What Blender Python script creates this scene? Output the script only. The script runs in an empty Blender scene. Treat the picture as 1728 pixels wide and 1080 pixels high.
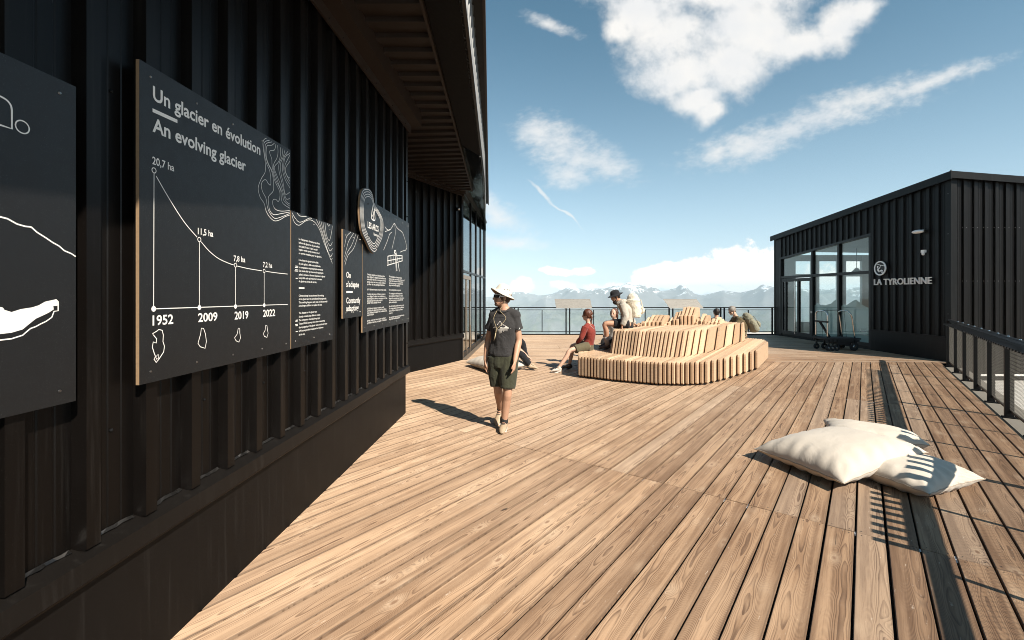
import bpy, bmesh, math, random
import numpy as np
from mathutils import Vector, Matrix, noise as mnoise
from mathutils.bvhtree import BVHTree

random.seed(7)
rng = np.random.default_rng(7)
S = bpy.context.scene
COL = S.collection
R = math.radians

# ------------------------------------------------------------------ camera, light, sky
cd = bpy.data.cameras.new('camera')
cam = bpy.data.objects.new('camera', cd)
COL.objects.link(cam)
S.camera = cam
cam.location = (0, 0, 1.7)
cam.rotation_euler = (R(90), 0, 0)
cd.sensor_width = 36.0
cd.lens = 16.0
cd.shift_y = -44.0 / 1728.0
cd.clip_start = 0.05
cd.clip_end = 60000.0

SUN_EL = R(40.5)
SUN_AZ = (0.65, -0.76)
_h = math.hypot(*SUN_AZ)
SUN = Vector((SUN_AZ[0] / _h * math.cos(SUN_EL), SUN_AZ[1] / _h * math.cos(SUN_EL), math.sin(SUN_EL)))
ld = bpy.data.lights.new('sun', 'SUN')
ld.energy = 4.9
ld.angle = R(0.53)
ld.color = (1.0, 0.925, 0.815)
sun = bpy.data.objects.new('sun', ld)
COL.objects.link(sun)
sun.rotation_euler = (-SUN).to_track_quat('-Z', 'Y').to_euler()

S.view_settings.view_transform = 'Standard'
S.view_settings.look = 'None'
S.view_settings.gamma = 1
S.view_settings.use_curve_mapping = False
S.view_settings.exposure = 0.70
S.cycles.use_denoising = True
S.cycles.denoising_prefilter = 'ACCURATE'
S.cycles.filter_width = 0.95
S.cycles.max_bounces = 8
S.cycles.volume_bounces = 2
S.cycles.transparent_max_bounces = 24
S.cycles.caustics_reflective = False
S.cycles.caustics_refractive = False
S.cycles.sample_clamp_indirect = 6.0


class NT:
    """small helper to write node trees as expressions"""
    def __init__(self, tree):
        self.t = tree
        tree.nodes.clear()

    def n(self, kind, **kw):
        nd = self.t.nodes.new(kind)
        for k, v in kw.items():
            setattr(nd, k, v)
        return nd

    def put(self, sock, val):
        if hasattr(val, 'is_output'):
            self.t.links.new(val, sock)
        elif val is not None:
            sock.default_value = val

    def m(self, op, a, b=None, c=None, clamp=False):
        nd = self.n('ShaderNodeMath', operation=op, use_clamp=clamp)
        for i, v in enumerate((a, b, c)):
            if v is not None:
                self.put(nd.inputs[i], v)
        return nd.outputs[0]

    def step(self, x, lo, hi):
        nd = self.n('ShaderNodeMapRange', interpolation_type='SMOOTHSTEP')
        self.put(nd.inputs[0], x)
        nd.inputs[1].default_value = lo
        nd.inputs[2].default_value = hi
        nd.inputs[3].default_value = 0
        nd.inputs[4].default_value = 1
        return nd.outputs[0]

    def mix(self, f, a, b, mode='MIX'):
        nd = self.n('ShaderNodeMix', data_type='RGBA', blend_type=mode)
        self.put(nd.inputs[0], f)
        for i, v in ((6, a), (7, b)):
            if isinstance(v, tuple) and len(v) == 3:
                v = (*v, 1.0)
            self.put(nd.inputs[i], v)
        return nd.outputs[2]

    def xyz(self, x, y, z):
        nd = self.n('ShaderNodeCombineXYZ')
        for i, v in enumerate((x, y, z)):
            self.put(nd.inputs[i], v)
        return nd.outputs[0]

    def sep(self, v):
        nd = self.n('ShaderNodeSeparateXYZ')
        self.put(nd.inputs[0], v)
        return nd.outputs

    def noise(self, vec, scale, detail=2.0, rough=0.5, dist=0.0):
        nd = self.n('ShaderNodeTexNoise')
        self.put(nd.inputs['Vector'], vec)
        nd.inputs['Scale'].default_value = scale
        nd.inputs['Detail'].default_value = detail
        nd.inputs['Roughness'].default_value = rough
        nd.inputs['Distortion'].default_value = dist
        return nd.outputs['Fac']

    def ramp(self, f, stops, interp='LINEAR'):
        nd = self.n('ShaderNodeValToRGB')
        nd.color_ramp.interpolation = interp
        els = nd.color_ramp.elements
        while len(els) < len(stops):
            els.new(0.5)
        for e, (p, c) in zip(els, stops):
            e.position = p
            e.color = (*c, 1.0) if len(c) == 3 else c
        self.put(nd.inputs[0], f)
        return nd.outputs[0]


def build_world():
    w = bpy.data.worlds.new('World')
    S.world = w
    w.use_nodes = True
    T = NT(w.node_tree)
    out = T.n('ShaderNodeOutputWorld')
    bg = T.n('ShaderNodeBackground')
    bg.inputs[1].default_value = 0.088
    T.t.links.new(bg.outputs[0], out.inputs[0])
    sky = T.n('ShaderNodeTexSky', sky_type='NISHITA')
    sky.sun_disc = False
    sky.sun_elevation = SUN_EL
    sky.sun_rotation = math.atan2(SUN_AZ[0], SUN_AZ[1]) % (2 * math.pi)
    sky.altitude = 3200
    sky.air_density = 1.0
    sky.dust_density = 3.5
    sky.ozone_density = 1.5
    hs = T.n('ShaderNodeHueSaturation')
    hs.inputs['Hue'].default_value = 0.470
    hs.inputs['Saturation'].default_value = 1.12
    T.put(hs.inputs['Color'], sky.outputs[0])
    skyc = hs.outputs[0]
    tc = T.n('ShaderNodeTexCoord')
    x, y, z = T.sep(tc.outputs['Generated'])
    yy = T.m('MAXIMUM', y, 0.02)
    u0 = T.m('DIVIDE', x, yy)
    v0 = T.m('DIVIDE', z, yy)
    vec = T.xyz(u0, v0, 0.0)
    w1 = T.n('ShaderNodeTexNoise')
    T.put(w1.inputs['Vector'], vec)
    w1.inputs['Scale'].default_value = 5.0
    w1.inputs['Detail'].default_value = 4.0
    wr, wg, wb = T.sep(w1.outputs['Color'])
    u = T.m('ADD', u0, T.m('MULTIPLY', T.m('SUBTRACT', wr, 0.5), 0.10))
    v = T.m('ADD', v0, T.m('MULTIPLY', T.m('SUBTRACT', wg, 0.5), 0.10))
    front = T.step(y, 0.05, 0.2)

    def field(blobs, u=u, v=v):
        acc = None
        for px, py, rx, ry, rot in blobs:
            a, b = (px - 864) / 768, (496 - py) / 768
            c, s = math.cos(R(rot)), math.sin(R(rot))
            du = T.m('SUBTRACT', u, a)
            dv = T.m('SUBTRACT', v, b)
            p = T.m('ADD', T.m('MULTIPLY', du, c * 768 / rx), T.m('MULTIPLY', dv, s * 768 / rx))
            q = T.m('ADD', T.m('MULTIPLY', du, -s * 768 / ry), T.m('MULTIPLY', dv, c * 768 / ry))
            d = T.m('SQRT', T.m('ADD', T.m('MULTIPLY', p, p), T.m('MULTIPLY', q, q)))
            g = T.m('SUBTRACT', 1.0, d)
            acc = g if acc is None else T.m('SMOOTH_MAX', acc, g, 0.18)
        return acc

    big = field([(1092, 16, 80, 46, 0), (1046, 36, 34, 28, 10), (1140, 60, 95, 72, 0), (1150, 118, 84, 56, 0), (1176, 160, 58, 34, 0), (1198, 184, 34, 30, 0),
                 (1228, 108, 76, 68, 0), (1262, 55, 120, 80, 0), (1352, 72, 92, 44, 8), (1420, 36, 70, 34, 24), (1460, 18, 36, 22, 30), (1200, -20, 220, 50, 0)])
    low = field([(1150, 470, 80, 24, 0), (1104, 472, 42, 22, 0), (1262, 458, 78, 54, 0), (1245, 430, 44, 26, 0), (1180, 456, 40, 24, 0), (1225, 448, 40, 28, 0),
                 (1300, 446, 44, 34, 0), (1200, 462, 44, 24, 0), (938, 459, 32, 9, 0), (978, 455, 20, 10, 0),
                 (872, 482, 24, 17, 0), (1480, 470, 150, 34, 0), (945, 486, 30, 10, 0), (750, 476, 60, 24, 0), (1120, 488, 160, 12, 0)])
    f1 = T.noise(vec, 6.5, 10.0, 0.60)
    f2 = T.noise(vec, 30.0, 9.0, 0.62)
    f4 = T.noise(vec, 19.0, 8.0, 0.68)
    dbig = T.m('ADD', big, T.m('ADD', T.m('MULTIPLY', T.m('SUBTRACT', f1, 0.5), 1.15), T.m('MULTIPLY', T.m('SUBTRACT', f4, 0.5), 0.95)))
    abig = T.m('MULTIPLY', T.step(dbig, -0.16, 0.66), 0.985)
    dlow = T.m('ADD', low, T.m('MULTIPLY', T.m('SUBTRACT', f2, 0.5), 1.7))
    alow = T.m('MULTIPLY', T.step(dlow, -0.12, 0.30), 0.97)
    # thin, drawn-out clouds
    uw = T.m('ADD', u0, T.m('MULTIPLY', T.m('SUBTRACT', wr, 0.5), 0.03))
    vw = T.m('ADD', v0, T.m('MULTIPLY', T.m('SUBTRACT', wg, 0.5), 0.03))
    wis = field([(938, 238, 62, 40, -18), (985, 270, 82, 30, -16), (908, 222, 36, 26, 0), (960, 292, 40, 26, 0),
                 (1370, 205, 215, 25, 17), (1262, 246, 84, 30, 14), (1215, 258, 40, 18, 20), (1450, 172, 120, 26, 18), (1570, 136, 130, 13, 18),
                 (836, 362, 60, 24, -24), (850, 408, 70, 12, -6), (930, 40, 46, 10, -20)], uw, vw)
    c17, s17 = math.cos(R(17)), math.sin(R(17))
    ra = T.m('ADD', T.m('MULTIPLY', u0, c17), T.m('MULTIPLY', v0, s17))
    rb = T.m('SUBTRACT', T.m('MULTIPLY', v0, c17), T.m('MULTIPLY', u0, s17))
    f3 = T.noise(T.xyz(T.m('MULTIPLY', ra, 11.0), T.m('ADD', T.m('MULTIPLY', rb, 20.0), T.m('MULTIPLY', ra, 4.0)), 3.0), 1.0, 9.0, 0.66)
    f5 = T.noise(T.xyz(T.m('MULTIPLY', ra, 34.0), T.m('MULTIPLY', rb, 60.0), 8.0), 1.0, 5.0, 0.6)
    dw = T.m('ADD', wis, T.m('ADD', T.m('MULTIPLY', T.m('SUBTRACT', f3, 0.5), 1.9), T.m('MULTIPLY', T.m('SUBTRACT', f5, 0.5), 1.5)))
    aw = T.m('MULTIPLY', T.step(dw, -0.42, 1.25), 0.80)
    trail = field([(916, 326, 36, 5, -48), (955, 362, 40, 2.6, -38)])
    at = T.m('MULTIPLY', T.step(T.m('ADD', trail, T.m('MULTIPLY', T.m('SUBTRACT', f2, 0.5), 1.2)), -0.1, 0.7), 0.6)
    alpha = T.m('MAXIMUM', T.m('MAXIMUM', abig, alow), T.m('MAXIMUM', aw, at))
    alpha = T.m('MULTIPLY', alpha, front)
    shade = T.noise(T.xyz(u0, T.m('ADD', v0, 0.04), 2.0), 7.0, 5.0, 0.55)
    cc = T.mix(T.m('MULTIPLY', T.step(shade, 0.30, 0.70), 1.0), (6.2, 6.25, 6.3), (7.1, 6.9, 6.6))
    # pale air low over the horizon
    hz = T.m('POWER', T.m('SUBTRACT', 1.0, T.m('ABSOLUTE', T.m('MINIMUM', T.m('MAXIMUM', z, 0.0), 1.0))), 4.4)
    sk2 = T.mix(T.m('MULTIPLY', hz, 0.92), skyc, (5.6, 6.55, 7.0))
    allc = T.mix(alpha, sk2, cc)
    T.put(bg.inputs[0], T.mix(T.m('MULTIPLY', alow, front), allc, (9.4, 8.8, 8.2)))


build_world()


# ------------------------------------------------------------------ mesh helpers
def px(x, y, Y):
    """the world point at depth Y that the photograph shows at pixel x, y"""
    return Vector(((x - 864) / 768 * Y, Y, 1.7 - (y - 496) / 768 * Y))


def gp(x, y, z=0.0):
    Y = (1.7 - z) * 768 / (y - 496)
    return Vector(((x - 864) / 768 * Y, Y, z))


class MB:
    def __init__(self):
        self.v, self.f, self.fm, self.attr = [], [], [], []
        self.cur = (0.5, 0.5, 0.5)
        self.mi = 0
        self.uv = []

    def add(self, verts, faces, uvs=None):
        o = len(self.v)
        self.v += [tuple(p) for p in verts]
        self.attr += [self.cur] * len(verts)
        self.uv += list(uvs) if uvs is not None else [(0.0, 0.0)] * len(verts)
        for f in faces:
            self.f.append([o + i for i in f])
            self.fm.append(self.mi)

    def hexa(self, a, b):
        """a: 4 points, b: 4 opposite points"""
        self.add(list(a) + list(b), [(3, 2, 1, 0), (4, 5, 6, 7), (0, 1, 5, 4), (1, 2, 6, 5), (2, 3, 7, 6), (3, 0, 4, 7)])

    def box(self, lo, hi, M=None):
        (x0, y0, z0), (x1, y1, z1) = lo, hi
        x0, x1 = min(x0, x1), max(x0, x1); y0, y1 = min(y0, y1), max(y0, y1); z0, z1 = min(z0, z1), max(z0, z1)
        p = [Vector(q) for q in ((x0, y0, z0), (x1, y0, z0), (x1, y1, z0), (x0, y1, z0), (x0, y0, z1), (x1, y0, z1), (x1, y1, z1), (x0, y1, z1))]
        if M is not None:
            p = [M @ q for q in p]
        self.hexa(p[:4], p[4:])

    def bar(self, p, q, w, h, up=(0, 0, 1)):
        p, q = Vector(p), Vector(q)
        d = (q - p).normalized()
        s = d.cross(Vector(up))
        if s.length < 1e-5:
            s = d.cross(Vector((0, 1, 0)))
        s.normalize()
        u = s.cross(d)
        c = [(-w / 2, -h / 2), (w / 2, -h / 2), (w / 2, h / 2), (-w / 2, h / 2)]
        self.hexa([p + s * a + u * b for a, b in c][::-1], [q + s * a + u * b for a, b in c][::-1])

    def prism(self, pts, off):
        """closed planar polygon pushed along off"""
        n = len(pts)
        off = Vector(off)
        a = [Vector(p) for p in pts]
        self.add(a + [p + off for p in a], [tuple(range(n))[::-1], tuple(range(n, 2 * n))] + [(i, (i + 1) % n, n + (i + 1) % n, n + i) for i in range(n)])

    def tube(self, pts, rad, seg=8, ell=None, side=None, caps=True, round_caps=False):
        """loft along pts; rad number or list; ell list of (side scale, other scale)"""
        P = [Vector(p) for p in pts]
        n = len(P)
        rad = [rad] * n if isinstance(rad, (int, float)) else list(rad)
        ell = ell or [(1, 1)] * n
        if round_caps:
            d0 = (P[0] - P[1]).normalized(); d1 = (P[-1] - P[-2]).normalized()
            P = [P[0] + d0 * rad[0] * 0.85, P[0] + d0 * rad[0] * 0.5] + P + [P[-1] + d1 * rad[-1] * 0.5, P[-1] + d1 * rad[-1] * 0.85]
            rad = [rad[0] * 0.4, rad[0] * 0.85] + rad + [rad[-1] * 0.85, rad[-1] * 0.4]
            ell = [ell[0]] * 2 + list(ell) + [ell[-1]] * 2
            n = len(P)
        vs = []
        prev = Vector(side) if side is not None else None
        for i in range(n):
            d = (P[min(i + 1, n - 1)] - P[max(i - 1, 0)])
            if d.length < 1e-9:
                d = Vector((0, 0, 1))
            d.normalize()
            if prev is None:
                prev = Vector((1, 0, 0)) if abs(d.x) < 0.8 else Vector((0, 1, 0))
            s = prev - d * prev.dot(d)
            if s.length < 1e-6:
                s = d.orthogonal()
            s.normalize()
            if side is None:
                prev = s
            u = d.cross(s)
            for k in range(seg):
                a = 2 * math.pi * k / seg
                vs.append(P[i] + s * math.cos(a) * rad[i] * ell[i][0] + u * math.sin(a) * rad[i] * ell[i][1])
        fs = []
        for i in range(n - 1):
            for k in range(seg):
                k2 = (k + 1) % seg
                fs.append((i * seg + k, i * seg + k2, (i + 1) * seg + k2, (i + 1) * seg + k))
        if caps:
            fs.append(tuple(range(seg))[::-1])
            fs.append(tuple((n - 1) * seg + k for k in range(seg)))
        self.add(vs, fs)

    def ball(self, c, r, M=None, seg=14, rings=9):
        c = Vector(c)
        r = Vector((r, r, r)) if isinstance(r, (int, float)) else Vector(r)
        vs = []
        for i in range(1, rings):
            t = math.pi * i / rings
            for k in range(seg):
                a = 2 * math.pi * k / seg
                p = Vector((r.x * math.sin(t) * math.cos(a), r.y * math.sin(t) * math.sin(a), r.z * math.cos(t)))
                vs.append(c + (M @ p if M is not None else p))
        top = Vector((0, 0, r.z)); bot = -top
        vs.append(c + (M @ top if M is not None else top)); vs.append(c + (M @ bot if M is not None else bot))
        fs = []
        for i in range(rings - 2):
            for k in range(seg):
                k2 = (k + 1) % seg
                fs.append((i * seg + k, (i + 1) * seg + k, (i + 1) * seg + k2, i * seg + k2))
        T_, B_ = len(vs) - 2, len(vs) - 1
        for k in range(seg):
            k2 = (k + 1) % seg
            fs.append((T_, k, k2)); fs.append((B_, (rings - 2) * seg + k2, (rings - 2) * seg + k))
        self.add(vs, fs)

    def mesh(self, name, origin=(0, 0, 0)):
        me = bpy.data.meshes.new(name)
        o = Vector(origin)
        me.from_pydata([(p[0] - o.x, p[1] - o.y, p[2] - o.z) for p in self.v], [], self.f)
        return me

    def build(self, name, mats, parent=None, smooth=False, attr=False, uv=False, origin=None):
        org = parent_world(parent) if parent is not None else Vector(origin or (0, 0, 0))
        me = self.mesh(name, org)
        for m in (mats if isinstance(mats, (list, tuple)) else [mats]):
            me.materials.append(m)
        me.polygons.foreach_set('material_index', self.fm)
        if smooth:
            me.polygons.foreach_set('use_smooth', [True] * len(me.polygons))
        if attr:
            a = me.color_attributes.new('bd', 'FLOAT_COLOR', 'POINT')
            a.data.foreach_set('color', [c for q in self.attr for c in (*q, 1.0)])
        if uv:
            l = me.uv_layers.new(name='UVMap')
            idx = np.zeros(len(me.loops), dtype=np.int32)
            me.loops.foreach_get('vertex_index', idx)
            l.data.foreach_set('uv', np.array(self.uv, dtype=np.float32)[idx].ravel())
        me.update()
        ob = bpy.data.objects.new(name, me)
        COL.objects.link(ob)
        if parent is not None:
            ob.parent = parent
        else:
            ob.location = org
        return ob


def parent_world(o):
    p = Vector((0, 0, 0))
    while o is not None:
        p += Vector(o.location)
        o = o.parent
    return p


def tag(o, label=None, cat=None, group=None, kind=None):
    if label: o['label'] = label
    if cat: o['category'] = cat
    if group: o['group'] = group
    if kind: o['kind'] = kind
    return o


def thing(name, loc, label, cat, group=None):
    o = bpy.data.objects.new(name, None)
    COL.objects.link(o)
    o.location = loc
    o.empty_display_size = 0.2
    return tag(o, label, cat, group)


def smooth_curve(pts, n=6, closed=False):
    P = [Vector(p) for p in pts]
    m = len(P)
    out = []
    rngs = range(m if closed else m - 1)
    for i in rngs:
        g = (lambda k: P[k % m]) if closed else (lambda k: P[max(0, min(m - 1, k))])
        p0, p1, p2, p3 = g(i - 1), g(i), g(i + 1), g(i + 2)
        for j in range(n):
            t = j / n
            out.append(0.5 * ((2 * p1) + (p2 - p0) * t + (2 * p0 - 5 * p1 + 4 * p2 - p3) * t * t + (3 * p1 - p0 - 3 * p2 + p3) * t ** 3))
    if not closed:
        out.append(P[-1])
    return out


_font_cache = {}
def text_polys(s, bold=0.0):
    """vertices, faces of a string at size 1 (builtin font), measured"""
    key = (s, bold)
    if key not in _font_cache:
        cu = bpy.data.curves.new('t', 'FONT')
        cu.body = s
        cu.size = 1
        cu.offset = bold
        cu.resolution_u = 3
        ob = bpy.data.objects.new('t', cu)
        COL.objects.link(ob)
        dg = bpy.context.evaluated_depsgraph_get()
        dg.update()
        me = bpy.data.meshes.new_from_object(ob.evaluated_get(dg))
        v = [tuple(q.co) for q in me.vertices]
        f = [tuple(p.vertices) for p in me.polygons]
        bpy.data.objects.remove(ob); bpy.data.curves.remove(cu); bpy.data.meshes.remove(me)
        _font_cache[key] = (v, f)
    return _font_cache[key]


def put_text(mb, s, frame, x0, x1, base, cap, bold=0.0, depth=0.0):
    """writes s between x0 and x1 on a frame(x, y, n) -> world; cap = capital height"""
    v, f = text_polys(s, bold)
    if not v:
        return
    xs = [p[0] for p in v]
    a, b = min(xs), max(xs)
    kx = (x1 - x0) / (b - a) if x1 is not None else cap / 0.72
    ky = cap / 0.72
    if depth <= 0:
        mb.add([frame(x0 + (p[0] - a) * kx, base + p[1] * ky, 0.0) for p in v], f)
    else:
        n = len(v)
        vs = [frame(x0 + (p[0] - a) * kx, base + p[1] * ky, depth) for p in v] + [frame(x0 + (p[0] - a) * kx, base + p[1] * ky, 0.0) for p in v]
        edges = {}
        for q in f:
            for i in range(len(q)):
                e = (q[i], q[(i + 1) % len(q)])
                edges[e] = 1
        side = [(b_, a_, a_ + n, b_ + n) for (a_, b_) in edges if (b_, a_) not in edges]
        mb.add(vs, list(f) + [tuple(i + n for i in q[::-1]) for q in f] + side)


def ribbon(mb, pts, w, frame, closed=False):
    """flat line of width w along 2-D points on a frame"""
    P = [Vector((p[0], p[1])) for p in pts]
    n = len(P)
    L, Rr = [], []
    for i in range(n):
        a = P[(i - 1) % n] if closed else P[max(i - 1, 0)]
        b = P[(i + 1) % n] if closed else P[min(i + 1, n - 1)]
        d = b - a
        if d.length < 1e-9:
            d = Vector((1, 0))
        d.normalize()
        q = Vector((-d.y, d.x)) * w / 2
        L.append(frame(P[i].x + q.x, P[i].y + q.y, 0)); Rr.append(frame(P[i].x - q.x, P[i].y - q.y, 0))
    m = n if closed else n - 1
    mb.add(L + Rr, [(i, n + i, n + (i + 1) % n, (i + 1) % n) for i in range(m)])


def evaluated(me, mods):
    """apply modifiers to a mesh, return the new mesh"""
    ob = bpy.data.objects.new('tmp', me)
    COL.objects.link(ob)
    for kind, kw in mods:
        m = ob.modifiers.new(kind, kind)
        for k, v in kw.items():
            setattr(m, k, v)
    dg = bpy.context.evaluated_depsgraph_get()
    dg.update()
    new = bpy.data.meshes.new_from_object(ob.evaluated_get(dg))
    bpy.data.objects.remove(ob)
    return new


def organic(mb, name, mat, parent, voxel=0.01, smooth=4, folds=None):
    """one continuous surface grown round overlapping lofts"""
    org = parent_world(parent)
    me = mb.mesh(name, org)
    new = evaluated(me, [('REMESH', dict(mode='VOXEL', voxel_size=voxel)), ('SMOOTH', dict(factor=0.5, iterations=smooth))])
    bpy.data.meshes.remove(me)
    new.name = name
    if folds:
        amp, sc, sd = folds
        n = len(new.vertices)
        co = np.zeros(n * 3); no = np.zeros(n * 3)
        new.vertices.foreach_get('co', co); new.vertices.foreach_get('normal', no)
        co = co.reshape(-1, 3); no = no.reshape(-1, 3)
        d = np.array([mnoise.noise(Vector((p[0] * sc[0] + sd, p[1] * sc[1], p[2] * sc[2]))) + 0.5 * mnoise.noise(Vector((p[0] * sc[0] * 2.3 + sd, p[1] * sc[1] * 2.3, p[2] * sc[2] * 2.3 + p[0] * 9))) for p in co])
        co += no * (d * amp)[:, None]
        new.vertices.foreach_set('co', co.ravel())
    new.materials.clear()
    new.materials.append(mat)
    new.polygons.foreach_set('use_smooth', [True] * len(new.polygons))
    new.polygons.foreach_set('material_index', [0] * len(new.polygons))
    new.update()
    ob = bpy.data.objects.new(name, new)
    COL.objects.link(ob)
    ob.parent = parent
    return ob
# ------------------------------------------------------------------ materials
def principled(T):
    out = T.n('ShaderNodeOutputMaterial')
    b = T.n('ShaderNodeBsdfPrincipled')
    T.t.links.new(b.outputs[0], out.inputs[0])
    return b


def new_mat(name):
    m = bpy.data.materials.new(name)
    m.use_nodes = True
    T = NT(m.node_tree)
    return m, T, principled(T)


def bump(T, b, h, strength, dist):
    n = T.n('ShaderNodeBump')
    n.inputs['Strength'].default_value = strength
    n.inputs['Distance'].default_value = dist
    T.put(n.inputs['Height'], h)
    T.put(b.inputs['Normal'], n.outputs[0])


def simple(name, col, rough=0.5, metal=0.0, var=0.15, scale=12.0, spec=0.5, bstr=0.0, bscale=60.0, speck=0.0, obj=True):
    m, T, b = new_mat(name)
    tc = T.n('ShaderNodeTexCoord')
    vec = tc.outputs['Object']
    n1 = T.noise(vec, scale, 5.0, 0.6)
    lo = tuple(c * (1 - var) for c in col); hi = tuple(min(1, c * (1 + var)) for c in col)
    c = T.mix(n1, lo, hi)
    if speck:
        n2 = T.noise(vec, 420.0, 1.0, 0.5)
        c = T.mix(T.step(n2, 0.66, 0.74), c, tuple(min(1, q + speck) for q in col))
    T.put(b.inputs['Base Color'], c)
    T.put(b.inputs['Roughness'], T.m('ADD', rough - 0.08, T.m('MULTIPLY', T.noise(vec, scale * 2.3, 4.0), 0.16)))
    b.inputs['Metallic'].default_value = metal
    b.inputs['Specular IOR Level'].default_value = spec
    if bstr:
        bump(T, b, T.noise(vec, bscale, 4.0), bstr, 0.01)
    return m


def wood_deck():
    m, T, b = new_mat('weathered_deck_wood')
    uvn = T.n('ShaderNodeUVMap', uv_map='UVMap')
    at = T.n('ShaderNodeAttribute', attribute_name='bd')
    r, g, bl = T.sep(at.outputs['Color'])
    u, v, _ = T.sep(uvn.outputs[0])
    rs = T.m('MULTIPLY', r, 91.0)
    gs = T.m('MULTIPLY', g, 37.0)
    # slow field whose contour lines are the growth rings
    wob = T.m('MULTIPLY', T.m('SUBTRACT', T.noise(T.xyz(rs, T.m('MULTIPLY', v, 2.2), gs), 1.0, 2.0), 0.5), 0.06)
    uu = T.m('ADD', u, wob)
    # flat-sawn board: rings run straight at the edges and close in arches over the heart
    uc = T.m('ADD', 0.03, T.m('MULTIPLY', bl, 0.105))
    q = T.m('DIVIDE', T.m('SUBTRACT', uu, uc), 0.08)
    lowf = T.noise(T.xyz(T.m('MULTIPLY', u, 1.2), T.m('ADD', T.m('MULTIPLY', v, 0.75), rs), gs), 1.0, 2.5, 0.5, 0.1)
    # knots
    vo = T.n('ShaderNodeTexVoronoi', feature='F1', distance='EUCLIDEAN')
    T.put(vo.inputs['Vector'], T.xyz(T.m('ADD', T.m('MULTIPLY', u, 8.5), rs), T.m('MULTIPLY', v, 3.6), gs))
    vo.inputs['Scale'].default_value = 1.0
    vo.inputs['Randomness'].default_value = 1.0
    kd = vo.outputs['Distance']
    cr, cg, cb = T.sep(vo.outputs['Color'])
    has = T.step(cr, 0.60, 0.66)
    kn = T.m('MULTIPLY', T.m('POWER', 2.718, T.m('MULTIPLY', T.m('MULTIPLY', kd, kd), -15.0)), has)
    core = T.m('MULTIPLY', T.step(kd, 0.15, 0.05), has)
    ff = T.m('ADD', T.m('MULTIPLY', T.m('MULTIPLY', q, q), 0.95), T.m('ADD', T.m('MULTIPLY', lowf, 1.15), T.m('MULTIPLY', kn, 0.45)))
    ring = T.m('FRACT', T.m('MULTIPLY', ff, 11.5))
    line = T.m('MULTIPLY', T.step(ring, 0.35, 0.9), T.step(ring, 1.0, 0.93))
    fine = T.noise(T.xyz(T.m('MULTIPLY', uu, 190.0), T.m('ADD', T.m('MULTIPLY', v, 5.0), rs), gs), 1.0, 3.0, 0.6)
    streak = T.noise(T.xyz(T.m('MULTIPLY', u, 26.0), T.m('ADD', T.m('MULTIPLY', v, 0.9), gs), rs), 1.0, 3.0, 0.6)
    tc = T.n('ShaderNodeTexCoord')
    blot = T.noise(tc.outputs['Object'], 0.45, 7.0, 0.66)
    base = T.mix(T.step(streak, 0.3, 0.72), (0.235, 0.140, 0.080), (0.395, 0.258, 0.158))
    # worn, bleached boards plus light falloff painted in: paler leftwards, darker by the railing
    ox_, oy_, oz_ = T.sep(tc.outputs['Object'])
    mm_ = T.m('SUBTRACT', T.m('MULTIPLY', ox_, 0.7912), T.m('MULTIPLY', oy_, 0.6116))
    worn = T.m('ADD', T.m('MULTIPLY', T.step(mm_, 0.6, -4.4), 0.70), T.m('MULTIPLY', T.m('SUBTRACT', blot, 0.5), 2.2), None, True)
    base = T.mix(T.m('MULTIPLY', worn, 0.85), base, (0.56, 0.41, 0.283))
    tone = T.mix(g, (0.82, 0.79, 0.77), (1.12, 1.11, 1.09))
    base = T.mix(1.0, base, tone, 'MULTIPLY')
    pale = T.m('MULTIPLY', T.step(bl, 0.9, 0.97), 0.3)
    base = T.mix(pale, base, (0.60, 0.47, 0.35))
    lw = T.m('MULTIPLY', line, T.m('ADD', 0.30, T.m('MULTIPLY', T.step(streak, 0.66, 0.35), 0.48)))
    c = T.mix(lw, base, (0.085, 0.046, 0.028))
    c = T.mix(T.m('MULTIPLY', T.step(fine, 0.52, 0.75), 0.33), c, (0.12, 0.07, 0.042))
    c = T.mix(T.m('MULTIPLY', kn, 0.5), c, (0.56, 0.42, 0.29))
    c = T.mix(T.m('MULTIPLY', core, 0.72), c, (0.15, 0.075, 0.04))
    # dark checks along the grain and small dirt marks
    chk = T.noise(T.xyz(T.m('MULTIPLY', u, 55.0), T.m('ADD', T.m('MULTIPLY', v, 2.6), rs), 4.0), 1.0, 2.0, 0.5)
    c = T.mix(T.m('MULTIPLY', T.step(chk, 0.70, 0.76), 0.75), c, (0.045, 0.028, 0.02))
    fl = T.noise(T.xyz(T.m('MULTIPLY', u, 45.0), T.m('ADD', T.m('MULTIPLY', v, 9.0), rs), 9.0), 1.0, 3.0, 0.6)
    c = T.mix(T.m('MULTIPLY', T.step(fl, 0.66, 0.74), 0.5), c, (0.62, 0.52, 0.42))
    gr = T.noise(tc.outputs['Object'], 38.0, 3.0, 0.6)
    c = T.mix(T.m('MULTIPLY', T.step(gr, 0.70, 0.78), 0.45), c, (0.10, 0.065, 0.045))
    edge = T.m('MAXIMUM', T.step(u, 0.010, 0.001), T.step(u, 0.151, 0.160))
    c = T.mix(T.m('MULTIPLY', edge, 0.55), c, (0.075, 0.045, 0.028))
    T.put(b.inputs['Base Color'], c)
    T.put(b.inputs['Roughness'], T.m('ADD', 0.5, T.m('MULTIPLY', fine, 0.3)))
    b.inputs['Specular IOR Level'].default_value = 0.3
    b.inputs['Diffuse Roughness'].default_value = 1.0
    bump(T, b, T.m('SUBTRACT', T.m('ADD', T.m('MULTIPLY', fine, -0.5), T.m('MULTIPLY', line, 0.5)), T.m('MULTIPLY', T.step(chk, 0.68, 0.76), 1.5)), 0.35, 0.003)
    return m


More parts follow.
